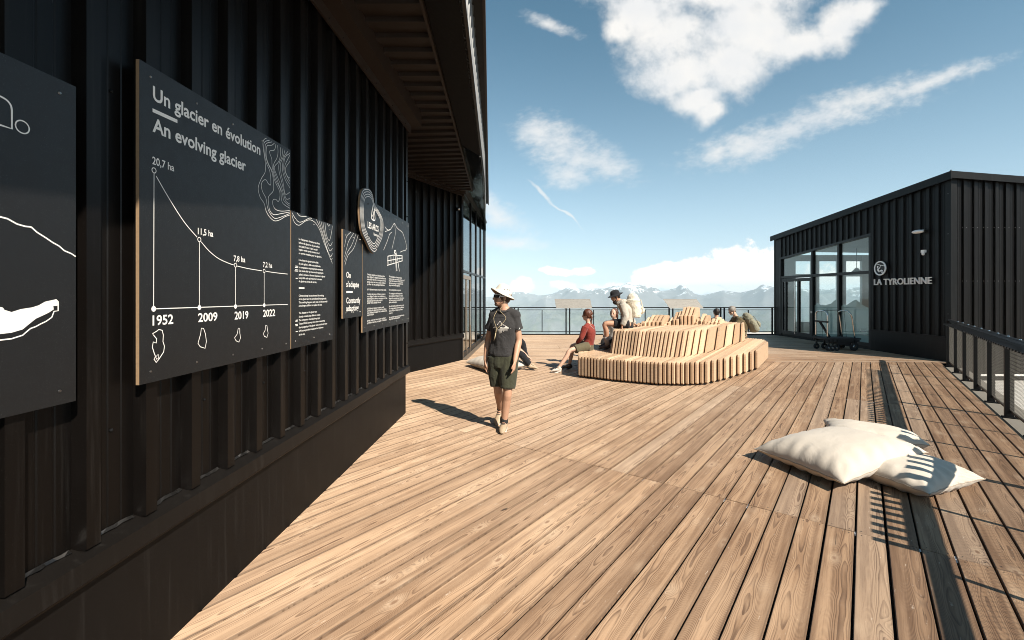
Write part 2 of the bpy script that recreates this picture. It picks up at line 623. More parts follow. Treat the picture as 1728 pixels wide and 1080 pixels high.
def wood_fresh(name, ca, cb, ring=24.0):
    """planed wood with the grain along object Z/length, uses uv"""
    m, T, b = new_mat(name)
    uvn = T.n('ShaderNodeUVMap', uv_map='UVMap')
    at = T.n('ShaderNodeAttribute', attribute_name='bd')
    r, g, bl = T.sep(at.outputs['Color'])
    u, v, _ = T.sep(uvn.outputs[0])
    rs = T.m('MULTIPLY', r, 53.0)
    f = T.noise(T.xyz(T.m('MULTIPLY', u, 1.6), T.m('MULTIPLY', v, 9.0), rs), 1.0, 2.0, 0.5, 0.3)
    ringv = T.m('FRACT', T.m('MULTIPLY', f, ring))
    line = T.m('MULTIPLY', T.step(ringv, 0.3, 0.9), T.step(ringv, 1.0, 0.9))
    s = T.noise(T.xyz(T.m('MULTIPLY', u, 3.0), T.m('MULTIPLY', v, 40.0), rs), 1.0, 4.0, 0.6)
    c = T.mix(s, ca, cb)
    c = T.mix(T.m('MULTIPLY', line, 0.35), c, tuple(q * 0.55 for q in ca))
    tone = T.mix(g, (0.70, 0.65, 0.60), (1.10, 1.08, 1.06))
    c = T.mix(1.0, c, tone, 'MULTIPLY')
    T.put(b.inputs['Base Color'], c)
    b.inputs['Roughness'].default_value = 0.6
    bump(T, b, s, 0.15, 0.003)
    return m


def cloth(name, col, weave=700.0, var=0.12, fold=0.35, fscale=9.0, rough=0.85):
    m, T, b = new_mat(name)
    tc = T.n('ShaderNodeTexCoord')
    vec = tc.outputs['Object']
    n = T.noise(vec, 6.0, 5.0, 0.6)
    n2 = T.noise(vec, weave, 1.0)
    c = T.mix(n, tuple(q * (1 - var) for q in col), tuple(min(1, q * (1 + var)) for q in col))
    c = T.mix(T.m('MULTIPLY', n2, 0.25), c, tuple(q * 0.7 for q in col))
    T.put(b.inputs['Base Color'], c)
    b.inputs['Roughness'].default_value = rough
    b.inputs['Specular IOR Level'].default_value = 0.2
    b.inputs['Sheen Weight'].default_value = 0.15
    if fold:
        bump(T, b, T.m('ADD', T.m('MULTIPLY', T.noise(vec, fscale, 3.0, 0.5, 1.2), 1.0), T.m('MULTIPLY', n2, 0.02)), fold, 0.03)
    return m


def glass_mat(name, tint=(0.9, 0.95, 0.94), haze_amt=0.0):
    """window pane: clear with the mirror its own angle gives"""
    m = bpy.data.materials.new(name)
    m.use_nodes = True
    T = NT(m.node_tree)
    out = T.n('ShaderNodeOutputMaterial')
    tr = T.n('ShaderNodeBsdfTransparent'); tr.inputs[0].default_value = (*tint, 1)
    gl = T.n('ShaderNodeBsdfGlossy'); gl.inputs['Roughness'].default_value = 0.01
    tc = T.n('ShaderNodeTexCoord')
    bn = T.n('ShaderNodeBump'); bn.inputs['Strength'].default_value = 0.02; bn.inputs['Distance'].default_value = 0.02
    T.put(bn.inputs['Height'], T.noise(tc.outputs['Object'], 0.8, 2.0))
    T.put(gl.inputs['Normal'], bn.outputs[0])
    lw = T.n('ShaderNodeLayerWeight'); lw.inputs['Blend'].default_value = 0.5
    f2 = T.m('ADD', 0.05, T.m('MULTIPLY', T.m('POWER', lw.outputs['Facing'], 4.0), 0.93))
    mx = T.n('ShaderNodeMixShader')
    T.put(mx.inputs[0], f2)
    T.t.links.new(tr.outputs[0], mx.inputs[1]); T.t.links.new(gl.outputs[0], mx.inputs[2])
    T.t.links.new(mx.outputs[0], out.inputs[0])
    return m


def cladding(name, col, rough):
    m, T, b = new_mat(name)
    tc = T.n('ShaderNodeTexCoord')
    o = tc.outputs['Object']
    x, y, z = T.sep(o)
    n = T.noise(o, 3.0, 5.0, 0.6)
    drip = T.noise(T.xyz(T.m('MULTIPLY', x, 30.0), T.m('MULTIPLY', y, 30.0), T.m('MULTIPLY', z, 1.2)), 1.0, 4.0, 0.6)
    sp = T.step(T.noise(o, 240.0, 1.0), 0.70, 0.80)
    c = T.mix(n, tuple(q * 0.8 for q in col), tuple(q * 1.25 for q in col))
    c = T.mix(T.m('MULTIPLY', sp, 0.22), c, (0.09, 0.078, 0.066))
    c = T.mix(T.m('MULTIPLY', T.step(drip, 0.52, 0.85), 0.26), c, (0.055, 0.05, 0.045))
    T.put(b.inputs['Base Color'], c)
    T.put(b.inputs['Roughness'], T.m('ADD', rough, T.m('MULTIPLY', n, 0.12)))
    b.inputs['Specular IOR Level'].default_value = 0.18
    bump(T, b, T.m('ADD', T.m('MULTIPLY', T.noise(o, 160.0, 2.0), 0.12), T.m('MULTIPLY', T.noise(T.xyz(T.m('MULTIPLY', x, 3.0), T.m('MULTIPLY', y, 3.0), T.m('MULTIPLY', z, 1.3)), 1.0, 2.0), 3.0)), 0.10, 0.01)
    return m


M = {}
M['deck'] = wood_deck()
M['bench'] = wood_fresh('planed_larch', (0.64, 0.445, 0.285), (0.79, 0.595, 0.415))
M['old_wood'] = wood_fresh('silvered_wood', (0.19, 0.18, 0.16), (0.35, 0.335, 0.30), 14.0)
M['clad'] = cladding('black_coated_steel', (0.0040, 0.0031, 0.0026), 0.30)
M['clad_r'] = cladding('black_coated_steel_matt', (0.0022, 0.0022, 0.0022), 0.40)
M['plinth'] = cladding('plinth_sheet', (0.0052, 0.0043, 0.0037), 0.45)
M['trim'] = cladding('folded_trim_sheet', (0.008, 0.0066, 0.0056), 0.36)
M['beam'] = cladding('brown_steel', (0.032, 0.022, 0.017), 0.45)
M['soffit'] = cladding('soffit_sheet', (0.028, 0.020, 0.016), 0.45)
M['grey_clad'] = simple('grey_coated_steel', (0.15, 0.15, 0.145), 0.45, 0.0, 0.12)
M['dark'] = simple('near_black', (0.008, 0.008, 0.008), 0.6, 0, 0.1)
M['sheet'] = simple('bare_metal_sheet', (0.36, 0.38, 0.37), 0.16, 1.0, 0.1, 3.0, 0.5, 0.9, 2.6)
M['panel'] = simple('black_panel_face', (0.0055, 0.0053, 0.0054), 0.48, 0, 0.14, 9.0, 0.5, 0.05, 90.0, 0.05)
M['ply'] = simple('birch_ply_edge', (0.30, 0.195, 0.11), 0.6, 0, 0.25, 60.0)
M['print'] = simple('white_print', (0.82, 0.78, 0.72), 0.55, 0, 0.03)
M['screw'] = simple('screw_steel', (0.25, 0.24, 0.23), 0.3, 1.0)
M['rail'] = simple('black_rail_steel', (0.005, 0.005, 0.005), 0.5, 0, 0.2, 20.0, 0.22)
M['wire'] = simple('galvanised_wire', (0.055, 0.046, 0.028), 0.5, 0.0, 0.1)
M['wire_far'] = simple('galvanised_wire_mesh', (0.40, 0.44, 0.45), 0.5, 0.2, 0.1)
M['frame'] = simple('black_window_frame', (0.006, 0.006, 0.006), 0.4, 0, 0.15, 12.0, 0.25)
M['bronze'] = simple('bronze_door_frame', (0.26, 0.19, 0.13), 0.4, 0.3, 0.12)
M['glass'] = glass_mat('window_glass')
M['glass_l'] = glass_mat('facade_glass', (0.55, 0.62, 0.62))
M['frost'] = simple('frosted_film', (0.42, 0.50, 0.48), 0.5, 0, 0.06, 2.0)
M['interior'] = simple('pale_interior', (0.55, 0.56, 0.53), 0.8, 0, 0.06, 2.0)
M['int_floor'] = simple('interior_floor', (0.20, 0.14, 0.10), 0.5, 0, 0.2, 6.0)
M['int_dark'] = simple('dark_interior', (0.06, 0.055, 0.05), 0.8, 0, 0.2)
M['chrome'] = simple('polished_steel', (0.62, 0.60, 0.56), 0.16, 1.0, 0.05)
M['rubber'] = simple('black_rubber', (0.018, 0.018, 0.018), 0.7, 0, 0.2)
M['white_pl'] = simple('white_plastic', (0.86, 0.86, 0.84), 0.35, 0, 0.04)
M['letter'] = simple('brushed_letter', (0.78, 0.75, 0.71), 0.45, 0.0, 0.08)
M['canvas'] = cloth('cream_canvas', (0.60, 0.525, 0.435), 500.0, 0.04, 0.22, 5.0)
M['concrete'] = simple('pale_concrete', (0.19, 0.17, 0.14), 0.8, 0, 0.22, 3.0, 0.3, 0.3, 40.0)
M['gravel'] = simple('pale_gravel', (0.50, 0.47, 0.42), 0.9, 0, 0.3, 14.0, 0.2, 0.8, 18.0)
M['skin'] = simple('skin', (0.52, 0.29, 0.185), 0.5, 0, 0.08, 14.0, 0.4)
M['skin_p'] = simple('skin_pale', (0.60, 0.37, 0.26), 0.5, 0, 0.08, 14.0, 0.4)
M['hair_d'] = simple('dark_hair', (0.018, 0.012, 0.009), 0.45, 0, 0.4, 60.0, 0.5, 0.5, 150.0)
M['hair_b'] = simple('brown_hair', (0.07, 0.035, 0.018), 0.45, 0, 0.4, 60.0, 0.5, 0.5, 150.0)
M['hair_r'] = simple('auburn_hair', (0.10, 0.032, 0.014), 0.42, 0, 0.4, 60.0, 0.5, 0.5, 150.0)
M['beard'] = simple('short_beard', (0.22, 0.115, 0.066), 0.6, 0, 0.4, 80.0)
M['hair_g'] = simple('grey_hair', (0.24, 0.21, 0.18), 0.5, 0, 0.4, 60.0, 0.5, 0.5, 150.0)
M['tee'] = cloth('charcoal_jersey', (0.040, 0.037, 0.036), 900.0, 0.15, 0.5, 9.0)
M['olive'] = cloth('olive_cotton', (0.050, 0.050, 0.030), 800.0, 0.12, 0.4, 9.0)
M['maroon'] = cloth('maroon_jersey', (0.225, 0.036, 0.025), 800.0, 0.12, 0.5, 11.0)
M['khaki'] = cloth('khaki_cotton', (0.125, 0.105, 0.062), 800.0, 0.12, 0.4, 9.0)
M['hoodie'] = cloth('grey_fleece', (0.46, 0.41, 0.34), 600.0, 0.14, 0.5, 10.0)
M['black_cl'] = cloth('black_cotton', (0.016, 0.016, 0.018), 800.0, 0.15, 0.4, 9.0)
M['hat_c'] = cloth('cream_hat_cloth', (0.72, 0.64, 0.54), 900.0, 0.06, 0.2, 20.0)
M['hat_u'] = cloth('tan_hat_lining', (0.40, 0.25, 0.14), 900.0, 0.08, 0.0)
M['pack_c'] = cloth('cream_pack_canvas', (0.70, 0.62, 0.49), 500.0, 0.1, 0.5, 13.0)
M['pack_g'] = cloth('grey_green_pack', (0.24, 0.225, 0.16), 500.0, 0.1, 0.5, 13.0)
M['brown_cl'] = cloth('olive_brown_jersey', (0.11, 0.082, 0.04), 800.0, 0.12, 0.4, 10.0)
M['white_cl'] = cloth('white_cotton', (0.66, 0.60, 0.53), 700.0, 0.1, 0.3, 12.0)
M['sock'] = cloth('grey_sock', (0.36, 0.33, 0.30), 600.0, 0.1, 0.2, 30.0)
M['shoe_t'] = simple('tan_shoe', (0.42, 0.31, 0.20), 0.6, 0, 0.3, 40.0)
M['shoe_w'] = simple('pale_shoe', (0.62, 0.53, 0.44), 0.6, 0, 0.15, 40.0)
M['shoe_d'] = simple('dark_brown_shoe', (0.07, 0.045, 0.03), 0.6, 0, 0.2, 40.0)
M['lens'] = simple('dark_lens', (0.01, 0.009, 0.009), 0.08, 0, 0.05)
M['cord'] = simple('tan_cord', (0.44, 0.34, 0.20), 0.7, 0, 0.1)
M['seam'] = simple('seam_thread', (0.40, 0.33, 0.26), 0.8, 0, 0.1)
# ------------------------------------------------------------------ the deck
D = Vector((0.6116, 0.7912, 0.0))      # boards run this way
Mv = Vector((0.7912, -0.6116, 0.0))    # across the boards, to the right
EDGE_Y = 11.35


def dm(t, m, z=0.0):
    p = D * t + Mv * m
    return Vector((p.x, p.y, z))


def clip(poly, a, b, c):
    """keep a*x + b*y <= c"""
    out = []
    for i in range(len(poly)):
        p, q = poly[i], poly[(i + 1) % len(poly)]
        fp, fq = a * p[0] + b * p[1] - c, a * q[0] + b * q[1] - c
        if fp <= 0:
            out.append(p)
        if (fp < 0) != (fq < 0) and abs(fp - fq) > 1e-12:
            k = fp / (fp - fq)
            out.append((p[0] + (q[0] - p[0]) * k, p[1] + (q[1] - p[1]) * k))
    return out


def build_deck():
    mb = MB()
    rr = random.Random(3)
    th = 0.03

    def board(poly, uvf, dz):
        n = len(poly)
        # eased arris: the top face is set in by 3 mm
        ins = []
        for i in range(n):
            a, p, q = (Vector(poly[k % n]) for k in (i - 1, i, i + 1))
            d0, d1 = (p - a).normalized(), (q - p).normalized()
            n0, n1 = Vector((-d0.y, d0.x)), Vector((-d1.y, d1.x))
            k = 0.0035 / max(0.35, 1 + n0.dot(n1))
            ins.append(tuple(p + (n0 + n1) * k))
        top = [(p[0], p[1], dz) for p in ins]
        mid = [(p[0], p[1], dz - 0.0035) for p in poly]
        bot = [(p[0], p[1], dz - th) for p in poly]
        uv = [uvf(p) for p in poly]
        mb.add(top + mid + bot, [tuple(range(n))] + [(k * n + i, (k + 1) * n + i, (k + 1) * n + (i + 1) % n, k * n + (i + 1) % n) for k in (0, 1) for i in range(n)], [uvf(p) for p in ins] + uv + uv)

    def ccw(poly):
        a = sum(poly[i][0] * poly[(i + 1) % len(poly)][1] - poly[(i + 1) % len(poly)][0] * poly[i][1] for i in range(len(poly)))
        return poly if a > 0 else poly[::-1]

    pitch = 0.173
    for k in range(-60, 9):
        m0 = -0.048 + pitch * k + 0.006 + rr.uniform(-0.0015, 0.0015)
        m1 = -0.048 + pitch * (k + 1) - 0.006 + rr.uniform(-0.0015, 0.0015)
        for j in range(-3, 4):
            t0 = 4.07 + 5.1 * (j - 1) + 0.0025
            t1 = 4.07 + 5.1 * j - 0.0025
            poly = [tuple(dm(t, m)[:2]) for t, m in ((t0, m0), (t1, m0), (t1, m1), (t0, m1))]
            for a, b, c in ((0, 1, EDGE_Y), (-1, 0, 4.4), (0, -1, 3.2), (1, 0, 12)):
                poly = clip(poly, a, b, c)
                if len(poly) < 3:
                    break
            if len(poly) < 3:
                continue
            mb.cur = (rr.random(), rr.random(), rr.random())
            off = rr.uniform(0, 9)
            board(ccw(poly), lambda p: (p[0] * Mv.x + p[1] * Mv.y - m0, p[0] * D.x + p[1] * D.y + off), rr.uniform(-0.002, 0.002))
    # the far field, laid across the view
    for k in range(44):
        y0 = EDGE_Y + 0.008 + pitch * k
        y1 = y0 + pitch - 0.009
        x = -3.6 - rr.choice([0, 1.7, 3.4])
        while x < 12:
            x1 = x + 5.1
            mb.cur = (rr.random(), min(1, rr.random() * 0.6 + 0.4), 0.86 + 0.14 * rr.random())
            off = rr.uniform(0, 9)
            if x1 > -3.4:
                board([(max(x, -3.4) + 0.0025, y0), (min(x1, 12.0) - 0.0025, y0), (min(x1, 12.0) - 0.0025, y1), (max(x, -3.4) + 0.0025, y1)], lambda p: (p[1] - y0, p[0] + off), rr.uniform(-0.002, 0.002))
            x = x1
    # what lies under the gaps, and the pale joist tape seen in them at each joint
    mb.mi = 1
    e0, e1 = dm(-2.0, 1.55), dm(14.6, 1.55)
    mb.add([(-4.6, -3.4, -0.14), (e0.x, e0.y, -0.14), (e1.x, e1.y, -0.14), (10.95, 11.2, -0.14), (10.95, 18.95, -0.14), (-4.6, 18.95, -0.14)], [(0, 1, 2, 3, 4, 5)])
    mb.mi = 2
    for j in range(0, 3):
        t = 4.07 + 5.1 * j
        a, b, c, d = dm(t - 0.045, -6, -0.012), dm(t + 0.045, -6, -0.012), dm(t + 0.045, 1.5, -0.012), dm(t - 0.045, 1.5, -0.012)
        for k in range(-10, 9):
            m = -0.048 + pitch * k
            s = rr.uniform(0.02, 0.05)
            if rr.random() < 0.6:
                mb.add([dm(t - s, m - 0.0045, -0.012), dm(t + s, m - 0.0045, -0.012), dm(t + s, m + 0.0045, -0.012), dm(t - s, m + 0.0045, -0.012)], [(3, 2, 1, 0)])
    # screws either side of the joints
    mb.mi = 1
    for j in range(0, 3):
        for k in range(-16, 9):
            for dt in (-0.035, 0.035):
                for mm in (0.035, 0.138):
                    c = dm(4.07 + 5.1 * j + dt + rr.uniform(-.004, .004), -0.048 + pitch * k + mm, 0.0021)
                    mb.add([c + Vector((math.cos(a) * 0.0045, math.sin(a) * 0.0045, 0)) for a in [q * math.pi / 3 for q in range(6)]], [tuple(range(6))])
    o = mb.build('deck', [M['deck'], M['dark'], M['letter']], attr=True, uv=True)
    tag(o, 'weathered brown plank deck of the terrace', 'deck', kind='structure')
    # pale strip that carries the railing
    mb = MB()
    mb.prism([dm(-3, 1.515, -0.16), dm(-3, 1.86, -0.16), dm(14.63, 1.86, -0.16), dm(14.63, 1.515, -0.16)], (0, 0, 0.15))
    tag(mb.build('kerb', M['concrete']), 'pale concrete kerb strip along the deck edge', 'kerb', kind='structure')
    mb = MB()
    mb.add([dm(-6, 1.87, -0.45), (60, -25, -0.45), (60, 26, -0.45), (10.5, 26, -0.45), (10.5, 11.1, -0.45)], [(0, 1, 2, 3, 4)])
    mb.add([(-40, -30, -0.5), (60, -30, -0.5), (60, 22, -0.5), (-40, 18.5, -0.5)], [(0, 1, 2, 3)])
    tag(mb.build('ground', M['gravel']), 'pale gravel ground beside the deck', 'ground', kind='structure')


build_deck()


# ------------------------------------------------------------------ ribbed sheet
def ribbed(mb, s0, s1, fr, z0, z1, pitch, phase, rib=0.08, n0=-0.03, n1=0.02, groove=True):
    """trapezoid sheet; fr(s, n, z) -> world; z0, z1 numbers or functions of s"""
    prof = []
    k = math.floor((s0 - phase) / pitch) - 1
    while True:
        a = phase + k * pitch           # a rib ends here
        pts = [(a - rib, n0), (a - rib + 0.012, n1), (a - 0.012, n1), (a, n0)]
        if groove:
            w = pitch - rib
            for q in (0.34, 0.67):
                c = a + w * q
                pts += [(c - 0.006, n0), (c - 0.002, n0 - 0.004), (c + 0.002, n0 - 0.004), (c + 0.006, n0)]
        prof += pts
        k += 1
        if a > s1:
            break
    prof = [(min(max(s, s0), s1), n) for s, n in prof]
    out = []
    for p in prof:
        if not out or abs(p[0] - out[-1][0]) > 1e-6:
            out.append(p)
    f0 = z0 if callable(z0) else (lambda s: z0)
    f1 = z1 if callable(z1) else (lambda s: z1)
    vs = [fr(s, n, f0(s)) for s, n in out] + [fr(s, n, f1(s)) for s, n in out]
    c = len(out)
    mb.add(vs, [(i, i + 1, c + i + 1, c + i) for i in range(c - 1)])


def frame_of(o, e):
    o, e = Vector((o[0], o[1], 0)), Vector((e[0], e[1], 0)).normalized()
    n = e.cross(Vector((0, 0, 1)))
    return lambda s, nn, z: Vector((o.x + e.x * s + n.x * nn, o.y + e.y * s + n.y * nn, z))


F1 = frame_of((-1.763, 0), (0.0378, 1.0))           # the near wall
F2 = frame_of((-2.26, 9.71), (0.98, 2.01))          # the recessed wall
F3 = frame_of((-1.276, 11.72), (0.268, 5.48))       # the glass front


def run(mb, fr, s0, s1, section):
    """cross-section (n, z) pushed from s0 to s1"""
    n = len(section)
    mb.add([fr(s0, a, b) for a, b in section] + [fr(s1, a, b) for a, b in section],
           [tuple(range(n)), tuple(range(2 * n - 1, n - 1, -1))] + [(i, n + i, n + (i + 1) % n, (i + 1) % n) for i in range(n)])


def dots(parent, name, spots, r, mat):
    first = None
    for c in spots:
        if first is None:
            mb = MB()
            mb.ball(c, r, None, 6, 4)
            first = mb.build(name, mat, parent)
            c0 = Vector(c)
        else:
            o = first.copy()
            COL.objects.link(o)
            o.parent = parent
            o.location = Vector(c) - c0


def build_main():
    B = thing('mountain_station', (-2.2, 5.0, 0), 'long black ribbed metal building with wide dark eaves along the left of the deck', 'building')
    mb = MB()
    ribbed(mb, -3.4, 6.49, F1, 0.69, 4.15, 0.28, 1.587, 0.085)
    ribbed(mb, -3.6, 2.2, F2, 0.69, 4.34, 0.27, 0.1, 0.085)
    mb.build('wall_cladding', M['clad'], B)
    mb = MB()
    run(mb, F1, -3.4, 6.5, [(0.0, -0.2), (0.0, 0.56), (-0.25, 0.56), (-0.25, -0.2)])
    run(mb, F2, -3.8, 2.236, [(0.0, -0.2), (0.0, 0.56), (-0.25, 0.56), (-0.25, -0.2)])
    mb.box((-4.3, 6.2, -0.2), (-1.76, 6.48, 4.2))
    mb.box((-2.2, 6.3, 0.56), (-1.56, 6.488, 4.2))
    mb.build('plinth', M['plinth'], B)
    sec = [(-0.04, 0.705), (0.048, 0.665), (0.052, 0.585), (0.036, 0.572), (0.03, 0.562), (-0.04, 0.562)]
    mb = MB()
    run(mb, F1, -3.4, 6.54, sec)
    run(mb, F2, -3.8, 2.25, sec)
    # rumpled lead-like upstand under the sheet
    mb.build('sill_flashing', M['trim'], B)
    rr = random.Random(5)
    for k in range(0, 18):
        mb = MB()
        a = 1.587 + 0.28 * k
        s = a
        pts = []
        while s < a + 0.192:
            pts.append((s, -0.028 + rr.uniform(0, 0.006), 0.706 + rr.uniform(-0.002, 0.004)))
            s += 0.03
        top = [F1(s_, n_, z_) for s_, n_, z_ in pts]
        low = [F1(s_ + rr.uniform(-.004, .004), n_ + 0.014 + rr.uniform(-.004, .006), z_ - 0.008) for s_, n_, z_ in pts]
        c = len(pts)
        mb.add(low + top, [(i, i + 1, c + i + 1, c + i) for i in range(c - 1)])
        mb.build('upstand_strip', M['screw'], B)
    # corner trims
    mb = MB()
    run(mb, F1, 6.43, 6.51, [(0.026, 0.69), (0.026, 4.2), (-0.06, 4.2), (-0.06, 0.69)])
    mb.build('corner_trim', M['clad'], B)
    mb = MB()
    run(mb, F2, 2.17, 2.25, [(0.026, 0.69), (0.026, 4.34), (-0.06, 4.34), (-0.06, 0.69)])
    mb.build('corner_trim', M['clad'], B)
    # fixing bolts on the trim
    spots = [F1(6.47, 0.03, z) for z in (1.0, 1.62, 2.2, 2.8, 3.3, 3.8)] + [F1(1.587 - 0.2 + 0.56 * k, -0.026, z + 0.02 * math.sin(k)) for k in range(9) for z in (1.1, 2.55)]
    dots(B, 'sheet_screw', spots, 0.008, M['rail'])
    # beam where wall meets soffit
    mb = MB()
    run(mb, F1, -3.4, 6.62, [(0.03, 4.02), (0.05, 4.02), (0.05, 4.13), (0.20, 4.13), (0.20, 4.335), (0.03, 4.335)])
    run(mb, F2, -3.6, 2.24, [(0.027, 4.20), (0.06, 4.20), (0.06, 4.255), (0.03, 4.255)])
    run(mb, F2, -3.6, 2.24, [(0.027, 4.262), (0.10, 4.262), (0.10, 4.335), (0.027, 4.335)])
    mb.build('eaves_beam', M['beam'], B)
    dots(B, 'beam_bolt', [F1(3.0 + 0.3 * k, 0.052, 4.06) for k in range(12)], 0.008, M['dark'])
    # ribbed soffit, ribs square to the eaves
    inner = [(-0.55, -4), (-0.81, 4.06), (-0.976, 10.27), (-1.01, 11.37)]

    def ix(y):
        for (xa, ya), (xb, yb) in zip(inner, inner[1:]):
            if y <= yb:
                return xa + (xb - xa) * (y - ya) / (yb - ya)
        return inner[-1][0]
    mb = MB()
    y = -3.9
    while y < 11.4:
        prof = [(y, 4.34), (y + 0.13, 4.34), (y + 0.145, 4.30), (y + 0.255, 4.30), (y + 0.27, 4.34)]
        for (ya, za), (yb, zb) in zip(prof, prof[1:]):
            xl = -2.0 if y < 6.3 else -5.0
            sl = 0.0 if y < 6.4 else 0.10 * min(1, (y - 6.4) / 1.2)
            mb.add([(xl, ya - sl * (xl + 1), za), (ix(ya), ya, za), (ix(yb), yb, zb), (xl, yb - sl * (xl + 1), zb)], [(0, 1, 2, 3)])
        y += 0.27
    mb.build('soffit', M['soffit'], B)
    mb = MB()
    for (xa, ya), (xb, yb) in zip(inner, inner[1:]):
        mb.bar((xa + 0.012, ya, 4.285), (xb + 0.012, yb, 4.285), 0.028, 0.07)
    mb.build('soffit_edge', M['beam'], B)
    outer = [(0.02, -4), (-0.12, 0.0), (-0.385, 3.716), (-0.569, 9.4), (-0.877, 15.1), (-0.985, 17.2)]

    def ox(y):
        for (xa, ya), (xb, yb) in zip(outer, outer[1:]):
            if y <= yb:
                return xa + (xb - xa) * (y - ya) / (yb - ya)
        return outer[-1][0]
    # dark under-fascia
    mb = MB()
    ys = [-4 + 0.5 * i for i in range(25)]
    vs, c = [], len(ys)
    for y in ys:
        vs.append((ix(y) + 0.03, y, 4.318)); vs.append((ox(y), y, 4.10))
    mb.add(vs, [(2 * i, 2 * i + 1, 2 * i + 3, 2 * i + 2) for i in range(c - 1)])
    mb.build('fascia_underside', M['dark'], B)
    # crumpled bare sheet at the far end
    mb = MB()
    rr = random.Random(11)
    rows = []
    ys = [8.0 + 0.28 * i for i in range(34)]
    for i, y in enumerate(ys):
        if y < 11.4:
            xi, zi = ix(y) + 0.04, 4.30
        else:
            xi, zi = -1.24 + 0.0488 * (y - 11.72), 4.43
        row = []
        for j in range(7):
            f = j / 6
            fold = 0.012 * math.sin(y * 3.1 + f * 4) * math.sin(math.pi * f) + rr.uniform(-0.008, 0.008)
            row.append((xi + (ox(y) - 0.004 - xi) * f, y, zi + (4.092 - zi) * f + fold * (0 if j in (0, 6) else 1) - 0.004))
        rows.append(row)
    vs = [p for r_ in rows for p in r_]
    mb.add(vs, [(7 * i + j, 7 * i + j + 1, 7 * i + j + 8, 7 * i + j + 7) for i in range(len(rows) - 1) for j in range(6)])
    mb.build('eaves_sheet', M['sheet'], B, smooth=True)
    # upper storey strip over the fascia, and the roof edge
    mb = MB()
    for (xa, ya), (xb, yb) in zip(outer, outer[1:5]):
        fr0 = frame_of((xa, ya), (xb - xa, yb - ya))
        L = math.hypot(xb - xa, yb - ya)
        ribbed(mb, 0, L, lambda s, n, z, fr0=fr0: fr0(s, n - 0.042 + (z - 4.1) * 0.05, z), 4.11, 4.72, 0.2, 0.05, 0.07, -0.01, 0.03, False)
    mb.build('upper_cladding', M['grey_clad'], B)
    mb = MB()
    for (xa, ya), (xb, yb) in zip(outer, outer[1:]):
        mb.bar((xa - 0.01, ya, 4.105), (xb - 0.01, yb, 4.105), 0.03, 0.03)
    mb.build('drip_edge', M['clad'], B)
    e0, e1 = Vector((0.113, -4, 0)), Vector((-0.794, 15.1, 0))
    mb = MB()
    mb.prism([(e0.x, e0.y, 4.69), (e1.x, e1.y, 4.69), (e1.x - 7, e1.y, 4.70), (e0.x - 7, e0.y, 4.70)], (0, 0, 0.22))
    mb.build('roof', M['plinth'], B)
    mb = MB()
    mb.bar(e0 + Vector((0.01, 0, 4.78)), e1 + Vector((0.01, 0, 4.78)), 0.03, 0.26)
    mb.build('roof_edge', M['beam'], B)
    mb = MB()
    mb.box((-8, -4, 4.36), (-0.95, 17.15, 4.42))
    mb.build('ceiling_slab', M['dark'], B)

    # glass front
    mul = [0.0, 1.61, 2.82, 4.02, 5.19, 5.49]
    mb = MB()
    for i, s in enumerate(mul):
        w = 0.035
        run(mb, F3, s - w, s + w, [(0.010, 0.0), (0.010, 4.43), (-0.09, 4.43), (-0.09, 0.0)])
    for z, h in ((2.30, 0.06), (4.38, 0.07), (0.09, 0.16)):
        for a, b in zip(mul, mul[1:]):
            run(mb, F3, a + 0.0355, b - 0.0355, [(0.007, z - h / 2), (0.007, z + h / 2), (-0.085, z + h / 2), (-0.085, z - h / 2)])
    mb.build('window_frame', M['frame'], B)
    for i, (a, b) in enumerate(zip(mul, mul[1:])):
        for z0, z1 in ((0.17, 2.27), (2.33, 4.34)):
            mb = MB()
            run(mb, F3, a + 0.035, b - 0.035, [(-0.018, z0), (-0.018, z1), (-0.03, z1), (-0.03, z0)])
            mb.build('window_pane', M['glass_l'], B)
    door = MB()
    for a in (0.06, 0.75, 1.45):
        run(door, F3, a, a + 0.055, [(0.008, 0.03), (0.008, 2.2), (-0.01, 2.2), (-0.01, 0.03)])
    for z in (0.08, 2.15):
        run(door, F3, 0.1155, 0.7495, [(0.006, z - 0.05), (0.006, z + 0.05), (-0.01, z + 0.05), (-0.01, z - 0.05)])
        run(door, F3, 0.8055, 1.4495, [(0.006, z - 0.05), (0.006, z + 0.05), (-0.01, z + 0.05), (-0.01, z - 0.05)])
    dob = door.build('door', M['bronze'], B)
    h = MB()
    h.tube([F3(0.72, 0.10, 0.85), F3(0.72, 0.10, 1.5)], 0.014, 8)
    h.build('door_handle', M['chrome'], dob)
    mb = MB()
    run(mb, F3, -0.02, 5.6, [(0.12, -0.1), (0.12, 0.028), (-0.2, 0.028), (-0.2, -0.1)])
    mb.build('threshold', M['bronze'], B)
    mb = MB()
    run(mb, F3, 0.0, 5.5, [(-4.0, 0.0), (-4.0, 4.4), (-4.1, 4.4), (-4.1, 0.0)])
    run(mb, F3, 5.5, 5.55, [(-0.1, 0.0), (-0.1, 4.4), (-4.0, 4.4), (-4.0, 0.0)])
    run(mb, F3, 0.0, 5.5, [(-0.1, 0.0), (-0.1, 0.02), (-4.0, 0.02), (-4.0, 0.0)])
    mb.build('interior', M['int_dark'], B)
    # small round fitting high on the recessed wall
    t = thing('wall_sensor', F2(1.93, 0.03, 3.83), 'small round dark sensor high on the recessed ribbed wall', 'sensor')
    mb = MB()
    mb.tube([F2(1.93, 0.02, 3.83), F2(1.93, 0.07, 3.83)], [0.045, 0.045], 12)
    mb.build('housing', M['rail'], t)
    mb = MB()
    mb.ball(F2(1.93, 0.085, 3.83), 0.038, None, 12, 8)
    mb.build('lens', M['chrome'], t, smooth=True)


build_main()


